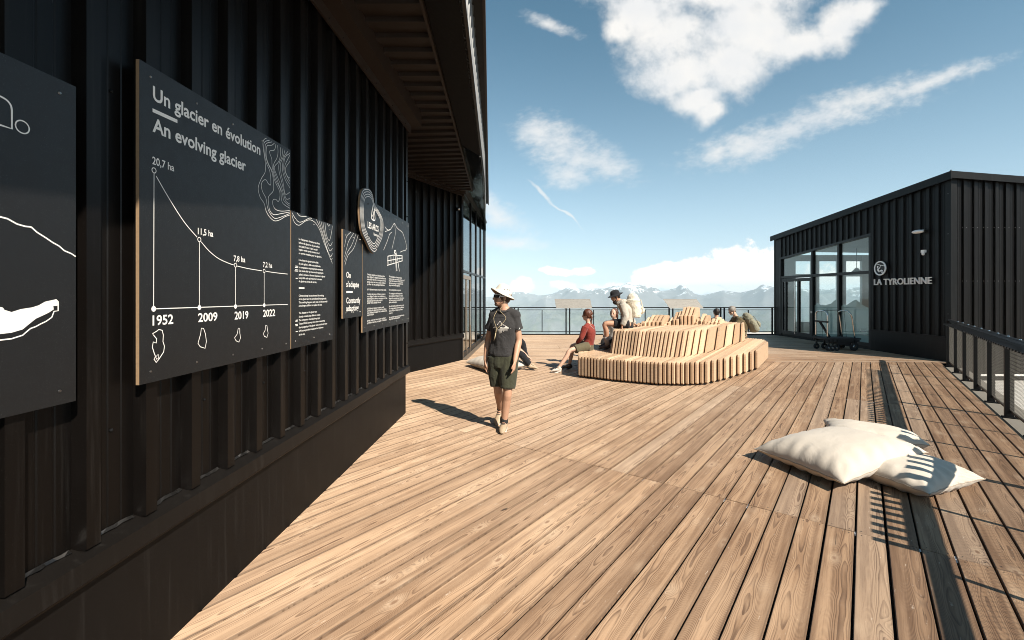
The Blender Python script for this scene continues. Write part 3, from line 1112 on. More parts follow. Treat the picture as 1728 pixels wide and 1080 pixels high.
# ------------------------------------------------------------------ black building on the right
def build_right():
    X0, Y0, Y1 = 10.92, 11.32, 18.9
    roofz = lambda x, y: 4.63 - 0.082 * (y - Y0) - 0.077 * (x - X0)
    head = lambda y: 3.47 - 0.082 * (y - 13.93)
    B = thing('zipline_cabin', (13.5, 15.0, 0), 'black ribbed cabin with sloping roof and tall glazed entrance at the right', 'building')
    fw = lambda s, n, z: Vector((X0 - n, s, z))       # facade facing the deck
    fs = lambda s, n, z: Vector((s, Y0 - n, z))       # side facing the camera
    mb = MB()
    ribbed(mb, Y0 + 0.10, 13.83, fw, 0.62, lambda s: roofz(X0, s) - 0.02, 0.262, 11.45, 0.10, -0.012, 0.028)
    ribbed(mb, 13.83, 18.52, fw, lambda s: head(s) + 0.04, lambda s: roofz(X0, s) - 0.02, 0.262, 11.45, 0.10, -0.012, 0.028)
    mb.build('wall_cladding', M['clad_r'], B)
    mb = MB()
    ribbed(mb, X0 + 0.10, 22.0, fs, -0.3, lambda s: roofz(s, Y0) - 0.02, 0.262, 11.3, 0.10, -0.012, 0.028)
    mb.build('wall_cladding', M['clad'], B)
    mb = MB()
    mb.box((X0 - 0.034, Y0 - 0.034, -0.3), (X0 + 0.11, Y0 + 0.11, 4.58))
    mb.build('corner_trim', M['clad_r'], B)
    mb = MB()
    mb.box((X0 - 0.02, 18.52, 0.0), (X0 + 0.1, Y1 - 0.051, 3.98))
    mb.box((X0 - 0.03, Y1 - 0.05, 0.0), (X0 + 0.1, Y1 + 0.02, 3.975))
    mb.build('corner_trim', M['clad_r'], B)
    dots(B, 'sheet_screw', [(11.02 + 0.262 * k * 0.5 + (0.03 if k % 2 else 0), Y0 - 0.024, z) for z in (2.02, 3.35) for k in range(14)] + [(X0 - 0.036, Y0 + 0.04, z) for z in (1.2, 2.2, 3.2, 4.2)], 0.009, M['screw'])
    mb = MB()
    mb.box((X0 - 0.03, Y0 + 0.11, -0.2), (X0 + 0.15, 13.82, 0.60))
    mb.box((X0 - 0.045, Y0 + 0.11, 0.60), (X0 + 0.1, 13.82, 0.632))
    mb.box((X0, 13.82, -0.2), (X0 + 0.15, 18.52, 0.10))
    mb.box((X0 + 0.12, Y0 - 0.02, -0.46), (22, Y0 + 0.1, -0.30))
    mb.build('plinth', M['plinth'], B)
    mb = MB()
    mb.box((X0 + 0.115, Y0 - 0.05, -0.335), (22, Y0 - 0.021, -0.29))
    mb.build('base_flashing', M['letter'], B)
    # roof
    mb = MB()
    o = 0.10
    c = [(X0 - o, Y0 - o), (22, Y0 - o), (22, Y1 + o), (X0 - o, Y1 + o)]
    mb.prism([(x, y, roofz(x, y) - 0.02) for x, y in c], (0, 0, 0.10))
    mb.build('roof', M['clad_r'], B)
    mb = MB()
    mb.hexa([(X0 - 0.13, Y0 - 0.13, roofz(X0, Y0) - 0.10), (X0 - 0.101, Y0 - 0.13, roofz(X0, Y0) - 0.10), (X0 - 0.101, Y1 + 0.13, roofz(X0, Y1) - 0.11), (X0 - 0.13, Y1 + 0.13, roofz(X0, Y1) - 0.11)],
            [(X0 - 0.13, Y0 - 0.13, roofz(X0, Y0) + 0.10), (X0 - 0.101, Y0 - 0.13, roofz(X0, Y0) + 0.10), (X0 - 0.101, Y1 + 0.13, roofz(X0, Y1) + 0.09), (X0 - 0.13, Y1 + 0.13, roofz(X0, Y1) + 0.09)])
    mb.hexa([(X0 - 0.1, Y0 - 0.13, roofz(X0, Y0) - 0.07), (22, Y0 - 0.13, roofz(22, Y0) - 0.07), (22, Y0 - 0.101, roofz(22, Y0) - 0.07), (X0 - 0.1, Y0 - 0.101, roofz(X0, Y0) - 0.07)],
            [(X0 - 0.1, Y0 - 0.13, roofz(X0, Y0) + 0.10), (22, Y0 - 0.13, roofz(22, Y0) + 0.10), (22, Y0 - 0.101, roofz(22, Y0) + 0.10), (X0 - 0.1, Y0 - 0.101, roofz(X0, Y0) + 0.10)])
    mb.build('roof_edge', M['clad_r'], B)
    mb = MB()
    mb.tube([(X0 - 0.02, Y0 - 0.02, roofz(X0, Y0) + 0.07), (X0 - 0.02, Y0 - 0.02, roofz(X0, Y0) + 0.15)], [0.03, 0.02], 8)
    mb.build('roof_cap', M['screw'], B)
    # glazing
    ml = [13.86, 15.2, 16.54, 18.46]
    mb = MB()
    for y in ml + [18.5]:
        mb.hexa([(X0 - 0.03, y - 0.04, 0.05), (X0 + 0.09, y - 0.04, 0.05), (X0 + 0.09, y + 0.04, 0.05), (X0 - 0.03, y + 0.04, 0.05)],
                [(X0 - 0.03, y - 0.04, head(y)), (X0 + 0.09, y - 0.04, head(y)), (X0 + 0.09, y + 0.04, head(y)), (X0 - 0.03, y + 0.04, head(y))])
    for a, b in zip(ml, ml[1:]):
        a, b = a + 0.041, b - 0.041
        for z in (2.365,):
            mb.box((X0 - 0.025, a, z - 0.045), (X0 + 0.085, b, z + 0.045))
        mb.box((X0 - 0.025, a, 0.105), (X0 + 0.085, b, 0.20))
    mb.hexa([(X0 - 0.035, ml[0] - 0.05, head(ml[0]) + 0.002), (X0 + 0.1, ml[0] - 0.05, head(ml[0]) + 0.002), (X0 + 0.1, 18.55, head(18.55) + 0.002), (X0 - 0.035, 18.55, head(18.55) + 0.002)],
            [(X0 - 0.035, ml[0] - 0.05, head(ml[0]) + 0.075), (X0 + 0.1, ml[0] - 0.05, head(ml[0]) + 0.075), (X0 + 0.1, 18.55, head(18.55) + 0.075), (X0 - 0.035, 18.55, head(18.55) + 0.075)])
    mb.build('window_frame', M['frame'], B)
    for i, (a, b) in enumerate(zip(ml, ml[1:])):
        a, b = a + 0.04, b - 0.04
        mb = MB()
        xg = X0 + 0.03
        mb.hexa([(xg, a, 2.41), (xg + 0.02, a, 2.41), (xg + 0.02, b, 2.41), (xg, b, 2.41)], [(xg, a, head(a)), (xg + 0.02, a, head(a)), (xg + 0.02, b, head(b)), (xg, b, head(b))])
        mb.build('window_pane', M['glass'], B)
        if i < 2:
            mb = MB()
            mb.box((xg, a, 0.2), (xg + 0.02, b, 2.32))
            pane = mb.build('window_pane', M['glass'], B)
            # frosted film cut as a ridge line
            mb = MB()
            if i == 0:
                top = [(b, 1.30), (b - 0.10, 1.36), (b - 0.24, 1.34), (14.62, 1.49), (14.52, 1.52), (14.4, 1.45), (14.2, 1.33), (14.1, 1.30), (a, 1.25)]
            else:
                top = [(b, 1.28), (b - 0.18, 1.38), (b - 0.30, 1.32), (15.95, 1.30), (15.8, 1.34), (15.65, 1.37), (15.5, 1.47), (15.4, 1.52), (a, 1.50)]
            pts = [(xg + 0.024, y, z) for y, z in top] + [(xg + 0.024, a, 0.2), (xg + 0.024, b, 0.2)]
            mb.prism(pts, (0.003, 0, 0))
            mb.build('frosted_film', M['frost'], pane)
            if i == 0:
                mb = MB()
                f = lambda x, y, n: Vector((X0 + 0.026, 14.34 - x, 0.44 + y))
                ribbon(mb, [(0, 0), (0.30, 0)], 0.008, f)
                ribbon(mb, [(0, .06), (.03, .10), (.05, .17), (.07, .10), (.10, .08), (.16, .09), (.22, .085), (.24, .11), (.28, .12), (.29, .07)], 0.012, f)
                mb.build('film_logo', M['print'], pane)
    # double door in the far bay
    mb = MB()
    a, b = 16.58, 18.42
    for y in (a, 17.30, 18.10, b - 0.1):
        mb.box((X0 - 0.02, y, 0.11), (X0 + 0.06, y + 0.10, 2.30))
    for y0, y1 in ((a + 0.101, 17.299), (17.401, 18.099), (18.201, b - 0.101)):
        mb.box((X0 - 0.015, y0, 0.11), (X0 + 0.055, y1, 0.24)); mb.box((X0 - 0.015, y0, 2.18), (X0 + 0.055, y1, 2.30))
    dob = mb.build('door', M['frame'], B)
    for y0, y1 in ((a + 0.1, 17.3), (17.4, 18.1), (18.2, b - 0.1)):
        mb = MB()
        mb.box((X0 + 0.01, y0, 0.24), (X0 + 0.03, y1, 2.18))
        mb.build('glass', M['glass'], dob)
    mb = MB()
    mb.tube([(X0 - 0.09, 17.42, 0.16), (X0 - 0.09, 17.42, 2.2)], 0.018, 10)
    for z in (0.4, 2.0):
        mb.tube([(X0 - 0.09, 17.42, z), (X0, 17.42, z)], 0.012, 8)
    mb.build('pull_handle', M['chrome'], dob)
    mb = MB()
    mb.box((X0 - 0.05, 16.5, 1.0), (X0 - 0.015, 16.58, 1.08))
    mb.build('door_lock', M['screw'], dob)
    # the room behind
    mb = MB()
    mb.box((X0 + 0.1, Y0 + 0.12, 0.0), (21.9, Y1 - 0.05, 0.10))
    mb.build('floor', M['int_floor'], B)
    mb = MB()
    yb = 18.84
    for x0, x1 in ((X0 + 0.1, 11.68), (12.34, 12.66), (13.40, 13.76), (14.4, 15.6), (16.4, 21.9)):
        mb.box((x0, yb - 0.1, 0.1), (x1, yb, 3.3))
    for x0, x1 in ((11.68, 12.34), (12.66, 13.40), (13.76, 14.4), (15.6, 16.4)):
        mb.box((x0, yb - 0.09, 3.05), (x1, yb - 0.01, 3.3))
        mb.box((x0, yb - 0.09, 0.1), (x1, yb - 0.01, 0.55))
        mb.box((x0, yb - 0.09, 2.42), (x1, yb - 0.01, 2.52))
    mb.box((21.8, Y0 + 0.12, 0.1), (21.9, yb - 0.1, 0.7))
    mb.box((X0 + 0.14, Y0 + 0.12, 0.1), (21.8, Y0 + 0.2, 4.2))
    mb.prism([(X0 + 0.12, Y0 + 0.15, 4.25), (21.85, Y0 + 0.15, 3.45), (21.85, yb, 3.3), (X0 + 0.12, yb, 3.45)], (0, 0, 0.03))
    mb.build('interior_wall', M['interior'], B)
    for i, (x, y, z) in enumerate(((12.6, 15.2, 2.62), (12.8, 16.9, 2.5))):
        t = thing('pendant_lamp', (x, y, z), ('dark pendant lamp behind the cabin glass nearest the sign', 'dark pendant lamp behind the middle window of the cabin')[i], 'lamp', 'pendant lamps inside the cabin')
        mb = MB()
        mb.tube([(x, y, z + 0.16), (x, y, z + 0.10), (x, y, z), (x, y, z - 0.02)], [0.05, 0.09, 0.2, 0.19], 14)
        mb.build('lamp_shade', M['grey_clad'], t, smooth=True)
        mb = MB()
        mb.tube([(x, y, z + 0.15), (x, y, 3.4)], 0.012, 6)
        mb.build('cord', M['rail'], t)
    t = thing('counter', (12.9, 16.4, 0.1), 'low reception counter inside the glazed cabin', 'counter')
    mb = MB()
    mb.box((12.6, 15.6, 0.1), (13.2, 17.2, 1.05))
    mb.build('body', M['int_dark'], t)
    mb = MB()
    mb.box((12.55, 15.55, 1.05), (13.25, 17.25, 1.09))
    mb.build('top', M['old_wood'], t)

    # raised sign
    t = thing('sign', (X0 - 0.04, 12.7, 1.9), 'raised letter sign LA TYROLIENNE with round zip line emblem', 'sign')
    fr = lambda x, y, n: Vector((X0 - 0.07 - n, 13.62 - x, y))
    mb = MB()
    put_text(mb, 'LA TYROLIENNE', fr, 0.0, 1.87, 1.966, 0.18, 0.012, 0.025)
    mb.build('lettering', M['letter'], t)
    mb = MB()
    cy, cz = 0.22, 2.455
    ring = [(math.cos(a), math.sin(a)) for a in [2 * math.pi * i / 40 for i in range(40)]]
    vs, fs = [], []
    for rad in (0.213, 0.178):
        for n in (0.025, 0.0):
            vs += [fr(cy + x * rad, cz + y * rad, n) for x, y in ring]
    for i in range(40):
        j = (i + 1) % 40
        fs += [(i, j, 80 + j, 80 + i), (40 + i, 120 + i, 120 + j, 40 + j), (i, 40 + i, 40 + j, j), (80 + i, 80 + j, 120 + j, 120 + i)]
    mb.add(vs, fs)
    mb.build('emblem_ring', M['white_pl'], t)
    mb = MB()
    mb.prism([fr(cy + x * 0.177, cz + y * 0.177, 0.0) for x, y in ring], fr(0, 0, 0.008) - fr(0, 0, 0))
    mb.build('emblem_disc', M['dark'], t)
    mb = MB()
    f2 = lambda x, y, n: fr(cy + x, cz + y, 0.012)
    for pts, w in (([(-0.10, 0.12), (0.15, 0.06)], 0.016), ([(0.01, 0.09), (0.0, 0.03)], 0.018), ([(0.0, 0.035), (-0.06, -0.03)], 0.026),
                   ([(-0.08, 0.0), (-0.075, -0.06), (-0.02, -0.10)], 0.055), ([(-0.03, -0.09), (0.05, -0.06), (0.10, -0.09)], 0.036), ([(0.02, -0.09), (0.09, -0.14)], 0.026)):
        ribbon(mb, pts, w, f2)
    mb.add([f2(-0.09 + 0.03 * x, 0.045 + 0.03 * y, 0) for x, y in ring], [tuple(range(40))])
    mb.build('emblem_figure', M['white_pl'], t)
    # lamp and sensor over the sign
    t = thing('bulkhead_lamp', (X0, 12.05, 3.35), 'white bulkhead lamp on the ribbed wall above the sign', 'lamp')
    mb = MB()
    mb.box((X0 - 0.08, 11.97, 3.33), (X0 - 0.02, 12.13, 3.40))
    mb.build('bracket', M['screw'], t)
    mb = MB()
    mb.ball((X0 - 0.16, 12.07, 3.35), (0.09, 0.16, 0.05), None, 16, 8)
    mb.build('diffuser', M['white_pl'], t, smooth=True)
    t = thing('motion_sensor', (X0, 12.0, 2.78), 'small pale motion sensor between the lamp and the sign', 'sensor')
    mb = MB()
    mb.box((X0 - 0.10, 11.96, 2.79), (X0 - 0.025, 12.05, 2.86))
    mb.build('housing', M['white_pl'], t)
    mb = MB()
    mb.ball((X0 - 0.08, 12.0, 2.76), (0.035, 0.035, 0.045), None, 10, 6)
    mb.build('eye', M['white_pl'], t, smooth=True)


build_right()


# ------------------------------------------------------------------ railings
def wires(mb, L, z0, z1, fr, sp, r):
    """two slanted families of wire over a panel 0..L"""
    H = z1 - z0
    for sgn in (1, -1):
        s = -H
        while s < L:
            a, b = (s, s + H)
            za, zb = z0, z1
            lo, hi = max(0.0, -a / H), min(1.0, (L - a) / H)
            if hi > lo + 0.02:
                p0, p1 = a + H * lo, a + H * hi
                q0, q1 = z0 + H * lo, z0 + H * hi
                if sgn < 0:
                    q0, q1 = z0 + z1 - q0, z0 + z1 - q1
                o = 0.0008 * sgn
                A, Bq = fr(p0, o, q0), fr(p1, o, q1)
                up = fr(0, 1, 0) - fr(0, 0, 0)
                d = (Bq - A).normalized()
                sd = d.cross(up).normalized()
                vs = []
                for P in (A, Bq):
                    vs += [P + up * r, P - up * r * 0.5 + sd * r * 0.87, P - up * r * 0.5 - sd * r * 0.87]
                mb.add(vs, [(0, 1, 4, 3), (1, 2, 5, 4), (2, 0, 3, 5)])
            s += sp


def build_rails():
    # right-hand railing along the boards
    t = thing('deck_railing', dm(8, 1.57), 'heavy black mesh railing with slatted ledge on the right edge', 'railing')
    base = parent_world(t)
    ts = [14.76 - 1.12 * k for k in range(15)]
    fr = lambda s, n, z: dm(s, 1.585 + n, z)
    # posts
    for k, s in enumerate(ts):
        mb = MB()
        dbl = k % 3 == 2
        for q in ((-0.022, 0.022) if dbl else (0.0,)):
            mb.hexa([fr(s + q - 0.012, -0.045, 0.0), fr(s + q + 0.012, -0.045, 0.0), fr(s + q + 0.012, 0.045, 0.0), fr(s + q - 0.012, 0.045, 0.0)],
                    [fr(s + q - 0.012, -0.045, 1.06), fr(s + q + 0.012, -0.045, 1.06), fr(s + q + 0.012, 0.045, 1.06), fr(s + q - 0.012, 0.045, 1.06)])
        post = mb.build('post', M['rail'], t)
        mb = MB()
        mb.hexa([fr(s - 0.05, -0.07, -0.008), fr(s + 0.05, -0.07, -0.008), fr(s + 0.05, 0.09, -0.008), fr(s - 0.05, 0.09, -0.008)],
                [fr(s - 0.05, -0.07, 0.006), fr(s + 0.05, -0.07, 0.006), fr(s + 0.05, 0.09, 0.006), fr(s - 0.05, 0.09, 0.006)])
        for a in (-0.035, 0.035):
            mb.tube([fr(s + a, 0.07, 0.006), fr(s + a, 0.07, 0.022)], 0.009, 6)
        mb.build('base_plate', M['rail'], post)
    s0, s1 = ts[-1], ts[0]
    mb = MB()
    mb.hexa([fr(s0, -0.014, 1.066), fr(s1 + 0.04, -0.014, 1.066), fr(s1 + 0.04, 0.051, 1.066), fr(s0, 0.051, 1.066)],
            [fr(s0, -0.014, 1.10), fr(s1 + 0.04, -0.014, 1.10), fr(s1 + 0.04, 0.051, 1.10), fr(s0, 0.051, 1.10)])
    mb.build('handrail', M['rail'], t)
    mb = MB()
    for z in (0.09, 1.04):
        mb.bar(fr(s0, 0.018, z), fr(s1, 0.018, z), 0.02, 0.03)
    mb.build('frame_bar', M['rail'], t)
    for a, b in zip(ts[1:], ts):
        mb = MB()
        f2 = lambda s, n, z, a=a: fr(a + 0.04 + s, n, z)
        wires(mb, b - a - 0.08, 0.11, 0.97, f2, 0.050, 0.0011)
        mb.build('mesh_panel', M['wire'], t)
    # slatted ledge on the deck side
    mb = MB()
    c0, c1 = 3.75, 12.75
    mb.hexa([fr(c0, -0.095, 1.068), fr(c1, -0.095, 1.068), fr(c1, -0.0145, 1.068), fr(c0, -0.0145, 1.068)],
            [fr(c0, -0.095, 1.094), fr(c1, -0.095, 1.094), fr(c1, -0.0145, 1.094), fr(c0, -0.0145, 1.094)])
    s = c0
    while s < c1:
        mb.hexa([fr(s, -0.29, 1.07), fr(s + 0.06, -0.29, 1.07), fr(s + 0.06, -0.0955, 1.07), fr(s, -0.0955, 1.07)],
                [fr(s, -0.29, 1.092), fr(s + 0.06, -0.29, 1.092), fr(s + 0.06, -0.0955, 1.092), fr(s, -0.0955, 1.092)])
        s += 0.134
    mb.build('ledge', M['rail'], t)
    dots(t, 'bolt', [fr(s0 + 0.3 + k * 0.62, 0.018, 1.104) for k in range(24) if s0 + 0.3 + k * 0.62 < s1], 0.015, M['chrome'])

    # far railing across the view
    t = thing('far_railing', (4.5, 18.9, 0), 'long thin black mesh railing along the far edge of the deck', 'railing')
    fx = lambda s, n, z: Vector((s, 18.9 - n, z))
    mods = [2.32 + 2.14 * k for k in range(-3, 5)]
    xs0, xs1 = mods[0] - 0.08 + 0.0, 10.88
    mb = MB()
    mb.bar(fx(xs0, 0, 1.135), fx(xs1, 0, 1.135), 0.05, 0.035)
    mb.build('handrail', M['rail'], t)
    mb = MB()
    mb.bar(fx(xs0, 0, 0.13), fx(xs1, 0, 0.13), 0.03, 0.03)
    mb.bar(fx(xs0, 0, 1.04), fx(xs1, 0, 1.04), 0.02, 0.02)
    mb.box((xs0, 18.88, -0.1), (xs1, 18.93, 0.04))
    mb.build('frame_bar', M['rail'], t)
    for i, a in enumerate(mods):
        b = min(a + 2.14, 10.88)
        for s in (a - 0.075, a + 0.075):
            if s > xs1:
                continue
            mb = MB()
            mb.box((s - 0.025, 18.875, 0.0), (s + 0.025, 18.925, 1.117))
            mb.build('post', M['rail'], t)
        if a + 1.07 < xs1:
            mb = MB()
            mb.box((a + 1.07 - 0.016, 18.88, 0.146), (a + 1.07 + 0.016, 18.92, 1.029))
            mb.build('post', M['rail'], t)
        for q0, q1 in ((a + 0.1, a + 1.054), (a + 1.086, b - 0.1)):
            q1 = min(q1, xs1)
            if q1 - q0 < 0.2:
                continue
            mb = MB()
            wires(mb, q1 - q0, 0.146, 1.029, lambda s, n, z, q0=q0: fx(q0 + s, n, z), 0.058, 0.0017)
            mb.build('mesh_panel', M['wire_far'], t)
    # weathered boards fixed to the far rail
    for i, (xa, xb, sl, lab) in enumerate(((1.78, 3.27, 0.03, 'straight weathered grey plank sign on the far railing beyond the seated woman'),
                                           (6.26, 7.84, 0.20, 'slanted weathered grey plank sign on the far railing behind the bench peaks'))):
        s = thing('plank_sign', ((xa + xb) / 2, 18.78, 1.2), lab, 'sign', 'weathered plank signs on the far railing')
        mb = MB()
        mb.cur = (0.3 + 0.4 * i, 0.6, 0.5)
        yb, yt, z0, z1 = 18.62, 18.78, 1.105, 1.475
        th = Vector((0, 0.05, 0.02))
        pts = [Vector((xa + sl, yb, z0)), Vector((xb, yb, z0 + 0.01)), Vector((xb - sl * 1.05, yt, z1 - 0.005)), Vector((xa - 0.02, yt, z1))]
        # uneven sawn outline
        rr = random.Random(20 + i)
        out = []
        for a, b in zip(pts, pts[1:] + pts[:1]):
            for k in range(8):
                p = a.lerp(b, k / 8)
                out.append(p + Vector((rr.uniform(-.006, .006), 0, rr.uniform(-.006, .006))))
        n = len(out)
        uv = [(p.x, p.z * 1.2) for p in out]
        mb.add(out + [p + th for p in out], [tuple(range(n)), tuple(range(2 * n - 1, n - 1, -1))] + [(k, n + k, n + (k + 1) % n, (k + 1) % n) for k in range(n)], uv + uv)
        mb.build('board', M['old_wood'], s, attr=True, uv=True)
        mb = MB()
        for x in (xa + 0.4, xb - 0.4):
            mb.hexa([(x - 0.02, 18.70, 1.10), (x + 0.02, 18.70, 1.10), (x + 0.02, 18.87, 1.10), (x - 0.02, 18.87, 1.10)],
                    [(x - 0.02, 18.70, 1.18), (x + 0.02, 18.70, 1.18), (x + 0.02, 18.87, 1.18), (x - 0.02, 18.87, 1.18)])
        mb.build('bracket', M['rail'], s)


build_rails()
# ------------------------------------------------------------------ exhibition boards on the near wall
PN = 0.045


def W(x, y, n=PN):
    k = (x - 864) / 768
    s = (-1.763 + n * 0.99929 + k * 0.03775 * n) / (k * 0.99929 - 0.03775)
    Y = 0.99929 * s - 0.03775 * n
    return (s, 1.7 - (y - 496) / 768 * Y)


def crop(sc, ox_, oy_):
    return lambda pts: [W(ox_ + a / sc, oy_ + b / sc) for a, b in pts]


def curve2(pts, n=6, closed=False):
    return [(p.x, p.y) for p in smooth_curve([(a, b, 0) for a, b in pts], n, closed)]


def board(name, label, s0, s1, z0, z1, n=PN, screws=True):
    t = thing(name, F1((s0 + s1) / 2, n, z0), label, 'sign')
    mb = MB()
    run(mb, F1, s0, s1, [(n - 0.0008, z0), (n - 0.0008, z1), (n - 0.016, z1), (n - 0.016, z0)])
    mb.build('plywood_core', M['ply'], t)
    mb = MB()
    run(mb, F1, s0 + 0.0006, s1, [(n, z0), (n, z1), (n - 0.0007, z1), (n - 0.0007, z0)])
    mb.build('face', M['panel'], t)
    if screws:
        k = max(2, int((s1 - s0) / 0.26))
        for i in range(k + 1):
            for z in (z0 + 0.05, z1 - 0.05):
                s = s0 + 0.06 + (s1 - s0 - 0.12) * i / k
                mb = MB()
                mb.tube([F1(s, n, z), F1(s, n + 0.004, z)], [0.006, 0.004], 8)
                mb.build('screw', M['screw'], t)
    return t


PF = lambda x, y, n: F1(x, PN + 0.0012 + n, y)


def build_panels():
    ln = 0.0042
    # --- left-most board
    t = board('info_board', 'black board with white mountain line and white glacier shape, leftmost on the ribbed wall', 0.3, W(128, 300)[0], 1.295, 2.485)
    c = crop(4.69, 0, 90)
    mb = MB()
    arch = curve2(c([(-90, 330), (-40, 322), (0, 340), (50, 370), (82, 410), (91, 450)]), 6) + c([(91, 597), (0, 567), (-120, 535)])
    ribbon(mb, arch, 0.006, PF)
    cx, cz = W(37.3, 214.3)
    ribbon(mb, [(cx + 0.021 * math.cos(a), cz + 0.021 * math.sin(a)) for a in [2 * math.pi * i / 28 for i in range(28)]], 0.0045, PF, True)
    mb.build('line_drawing', M['print'], t)
    mb = MB()
    ribbon(mb, [W(x, y) for x, y in ((-70, 345), (-30, 352), (0, 366), (12, 369), (28, 378), (42, 382), (52, 383), (62, 392), (78, 402), (88, 409), (99, 415), (108, 423), (120, 428), (127.3, 433))], 0.0052, PF)
    mb.build('mountain_line', M['print'], t)
    c = crop(3.176, 0, 400)
    mb = MB()
    pts = c([(-160, 360), (-60, 372), (0, 375), (14, 378), (22, 390), (60, 402), (110, 386), (170, 377), (205, 366), (240, 346), (300, 333), (310, 342), (306, 368), (284, 370), (286, 388), (262, 404), (240, 415), (190, 438), (150, 470), (120, 495), (60, 513), (0, 520), (-160, 530)])
    mb.add([PF(a, b, 0) for a, b in pts], [tuple(range(len(pts)))])
    mb.build('glacier_shape', M['print'], t)
    mb = MB()
    ribbon(mb, c([(310, 344), (310, 395), (288, 398), (276, 430), (245, 452), (215, 466), (190, 480), (162, 490), (140, 508), (120, 526), (60, 545), (0, 552), (-150, 562)]), 0.0045, PF)
    mb.build('glacier_outline', M['print'], t)

    # --- the big chart
    t = board('info_board', 'big black board titled Un glacier en évolution with a falling curve chart', W(235, 400)[0], W(490, 400)[0], 1.298, 2.735)
    mb = MB()
    s, z = W(257.5, 168)
    put_text(mb, 'Un glacier en évolution', PF, s, W(439, 255)[0], z, 0.066, 0.022)
    mb.build('title_line', M['print'], t)
    mb = MB()
    s, z = W(257, 221)
    put_text(mb, 'An evolving glacier', PF, s, W(414.5, 290)[0], z, 0.066, 0.022)
    mb.build('title', M['print'], t)
    mb = MB()
    ribbon(mb, [W(257, 185.8), W(299, 205)], 0.017, PF)
    mb.build('title_rule', M['print'], t)
    for txt, x0, x1, y, cap in (('20,7 ha', 256.5, 293.5, 276.5, 0.036), ('11,5 ha', 333.5, 359.5, 395, 0.034), ('7,8 ha', 394, 413.5, 440.5, 0.034), ('7,2 ha', 443.5, 459, 450.5, 0.034)):
        s, z = W(x0, y)
        mb = MB()
        put_text(mb, txt, PF, s, W(x1, y)[0], z, cap, 0.012)
        mb.build('area_figure', M['print'], t)
    for txt, x0, x1, y in (('1952', 257, 292, 549), ('2009', 334, 366.5, 543.3), ('2019', 395.5, 418.7, 539), ('2022', 443.5, 464, 534.6)):
        s, z = W(x0, y)
        mb = MB()
        put_text(mb, txt, PF, s, W(x1, y)[0], z, 0.046, 0.02)
        mb.build('year', M['print'], t)
    mb = MB()
    ring = [2 * math.pi * i / 20 for i in range(20)]
    top = [W(259.5, 287.5), W(336, 404.2), W(397, 447.5), W(445.5, 457.2)]
    bot = [W(258.8, 521.2), W(336, 519), W(397, 517.2), W(445.5, 515)]
    for a, b in zip(top, bot):
        ribbon(mb, [(a[0], a[1] - 0.0115), b], 0.0038, PF)
        ribbon(mb, [(a[0] + 0.0115 * math.cos(q), a[1] + 0.0115 * math.sin(q)) for q in ring], 0.004, PF, True)
        mb.add([PF(b[0] + 0.013 * math.cos(q), b[1] + 0.013 * math.sin(q), 0.0004) for q in ring], [tuple(range(20))])
    cv = curve2([W(263, 297), W(285, 335), W(310, 374), W(332, 400)], 5)
    ribbon(mb, cv, ln, PF)
    ribbon(mb, curve2([W(339, 408), W(352, 423), W(368, 436), W(385, 444), W(394, 447)], 5), ln, PF)
    ribbon(mb, curve2([W(400, 449), W(420, 453.5), W(442, 457)], 5), ln, PF)
    ribbon(mb, curve2([W(449, 458), W(467, 460.5), W(485, 462.5)], 5), ln, PF)
    ribbon(mb, [W(259, 521.2), W(485.5, 513.6)], ln, PF)
    mb.build('chart', M['print'], t)
    mb = MB()
    c = crop(6.743, 430, 225)
    for q in ([(130, 55), (100, 75), (90, 130), (105, 250), (118, 350), (115, 440), (75, 510), (42, 590), (38, 650), (60, 730), (105, 800), (125, 880), (165, 950), (220, 995), (280, 985), (340, 950), (395, 930)],
              [(165, 78), (115, 95), (100, 140), (110, 250), (130, 340), (165, 420), (178, 500), (178, 585), (150, 570), (125, 530), (90, 540), (72, 590), (85, 660), (125, 740), (140, 830), (165, 900), (220, 965), (290, 955), (395, 912)],
              [(195, 97), (130, 115), (115, 160), (120, 250), (145, 340), (185, 420), (205, 500), (212, 600), (205, 660), (155, 720), (155, 800), (170, 880), (215, 925), (290, 915), (395, 895)],
              [(222, 110), (190, 135), (140, 140), (128, 190), (130, 270), (155, 350), (200, 440), (225, 540), (280, 660), (280, 745), (262, 775), (235, 750), (205, 760), (203, 810), (235, 865), (300, 885), (395, 878)],
              [(238, 125), (220, 190), (165, 205), (190, 290), (195, 370), (215, 460), (240, 540), (290, 640), (300, 740), (320, 800), (395, 852)],
              [(255, 135), (262, 210), (250, 280), (215, 345), (210, 400), (235, 480), (270, 580), (310, 680), (330, 770), (395, 828)],
              [(290, 160), (290, 240), (270, 320), (220, 385), (245, 470), (290, 580), (325, 690), (350, 770), (395, 805)],
              [(318, 172), (305, 270), (275, 340), (272, 420), (300, 540), (330, 660), (355, 745), (395, 742)],
              [(342, 185), (320, 270), (290, 350), (295, 450), (320, 560), (345, 690), (395, 670)],
              [(375, 205), (335, 260), (315, 350), (315, 430), (345, 530), (395, 618)],
              [(395, 228), (345, 270), (328, 350), (330, 430), (355, 510), (395, 578)],
              [(395, 250), (365, 310), (340, 370), (345, 440), (395, 545)],
              [(395, 320), (350, 390), (350, 440), (370, 490), (395, 508)]):
        ribbon(mb, curve2(c(q), 5), 0.0034, PF)
    mb.build('contour_lines', M['print'], t)
    mb = MB()
    c = crop(3.176, 0, 400)
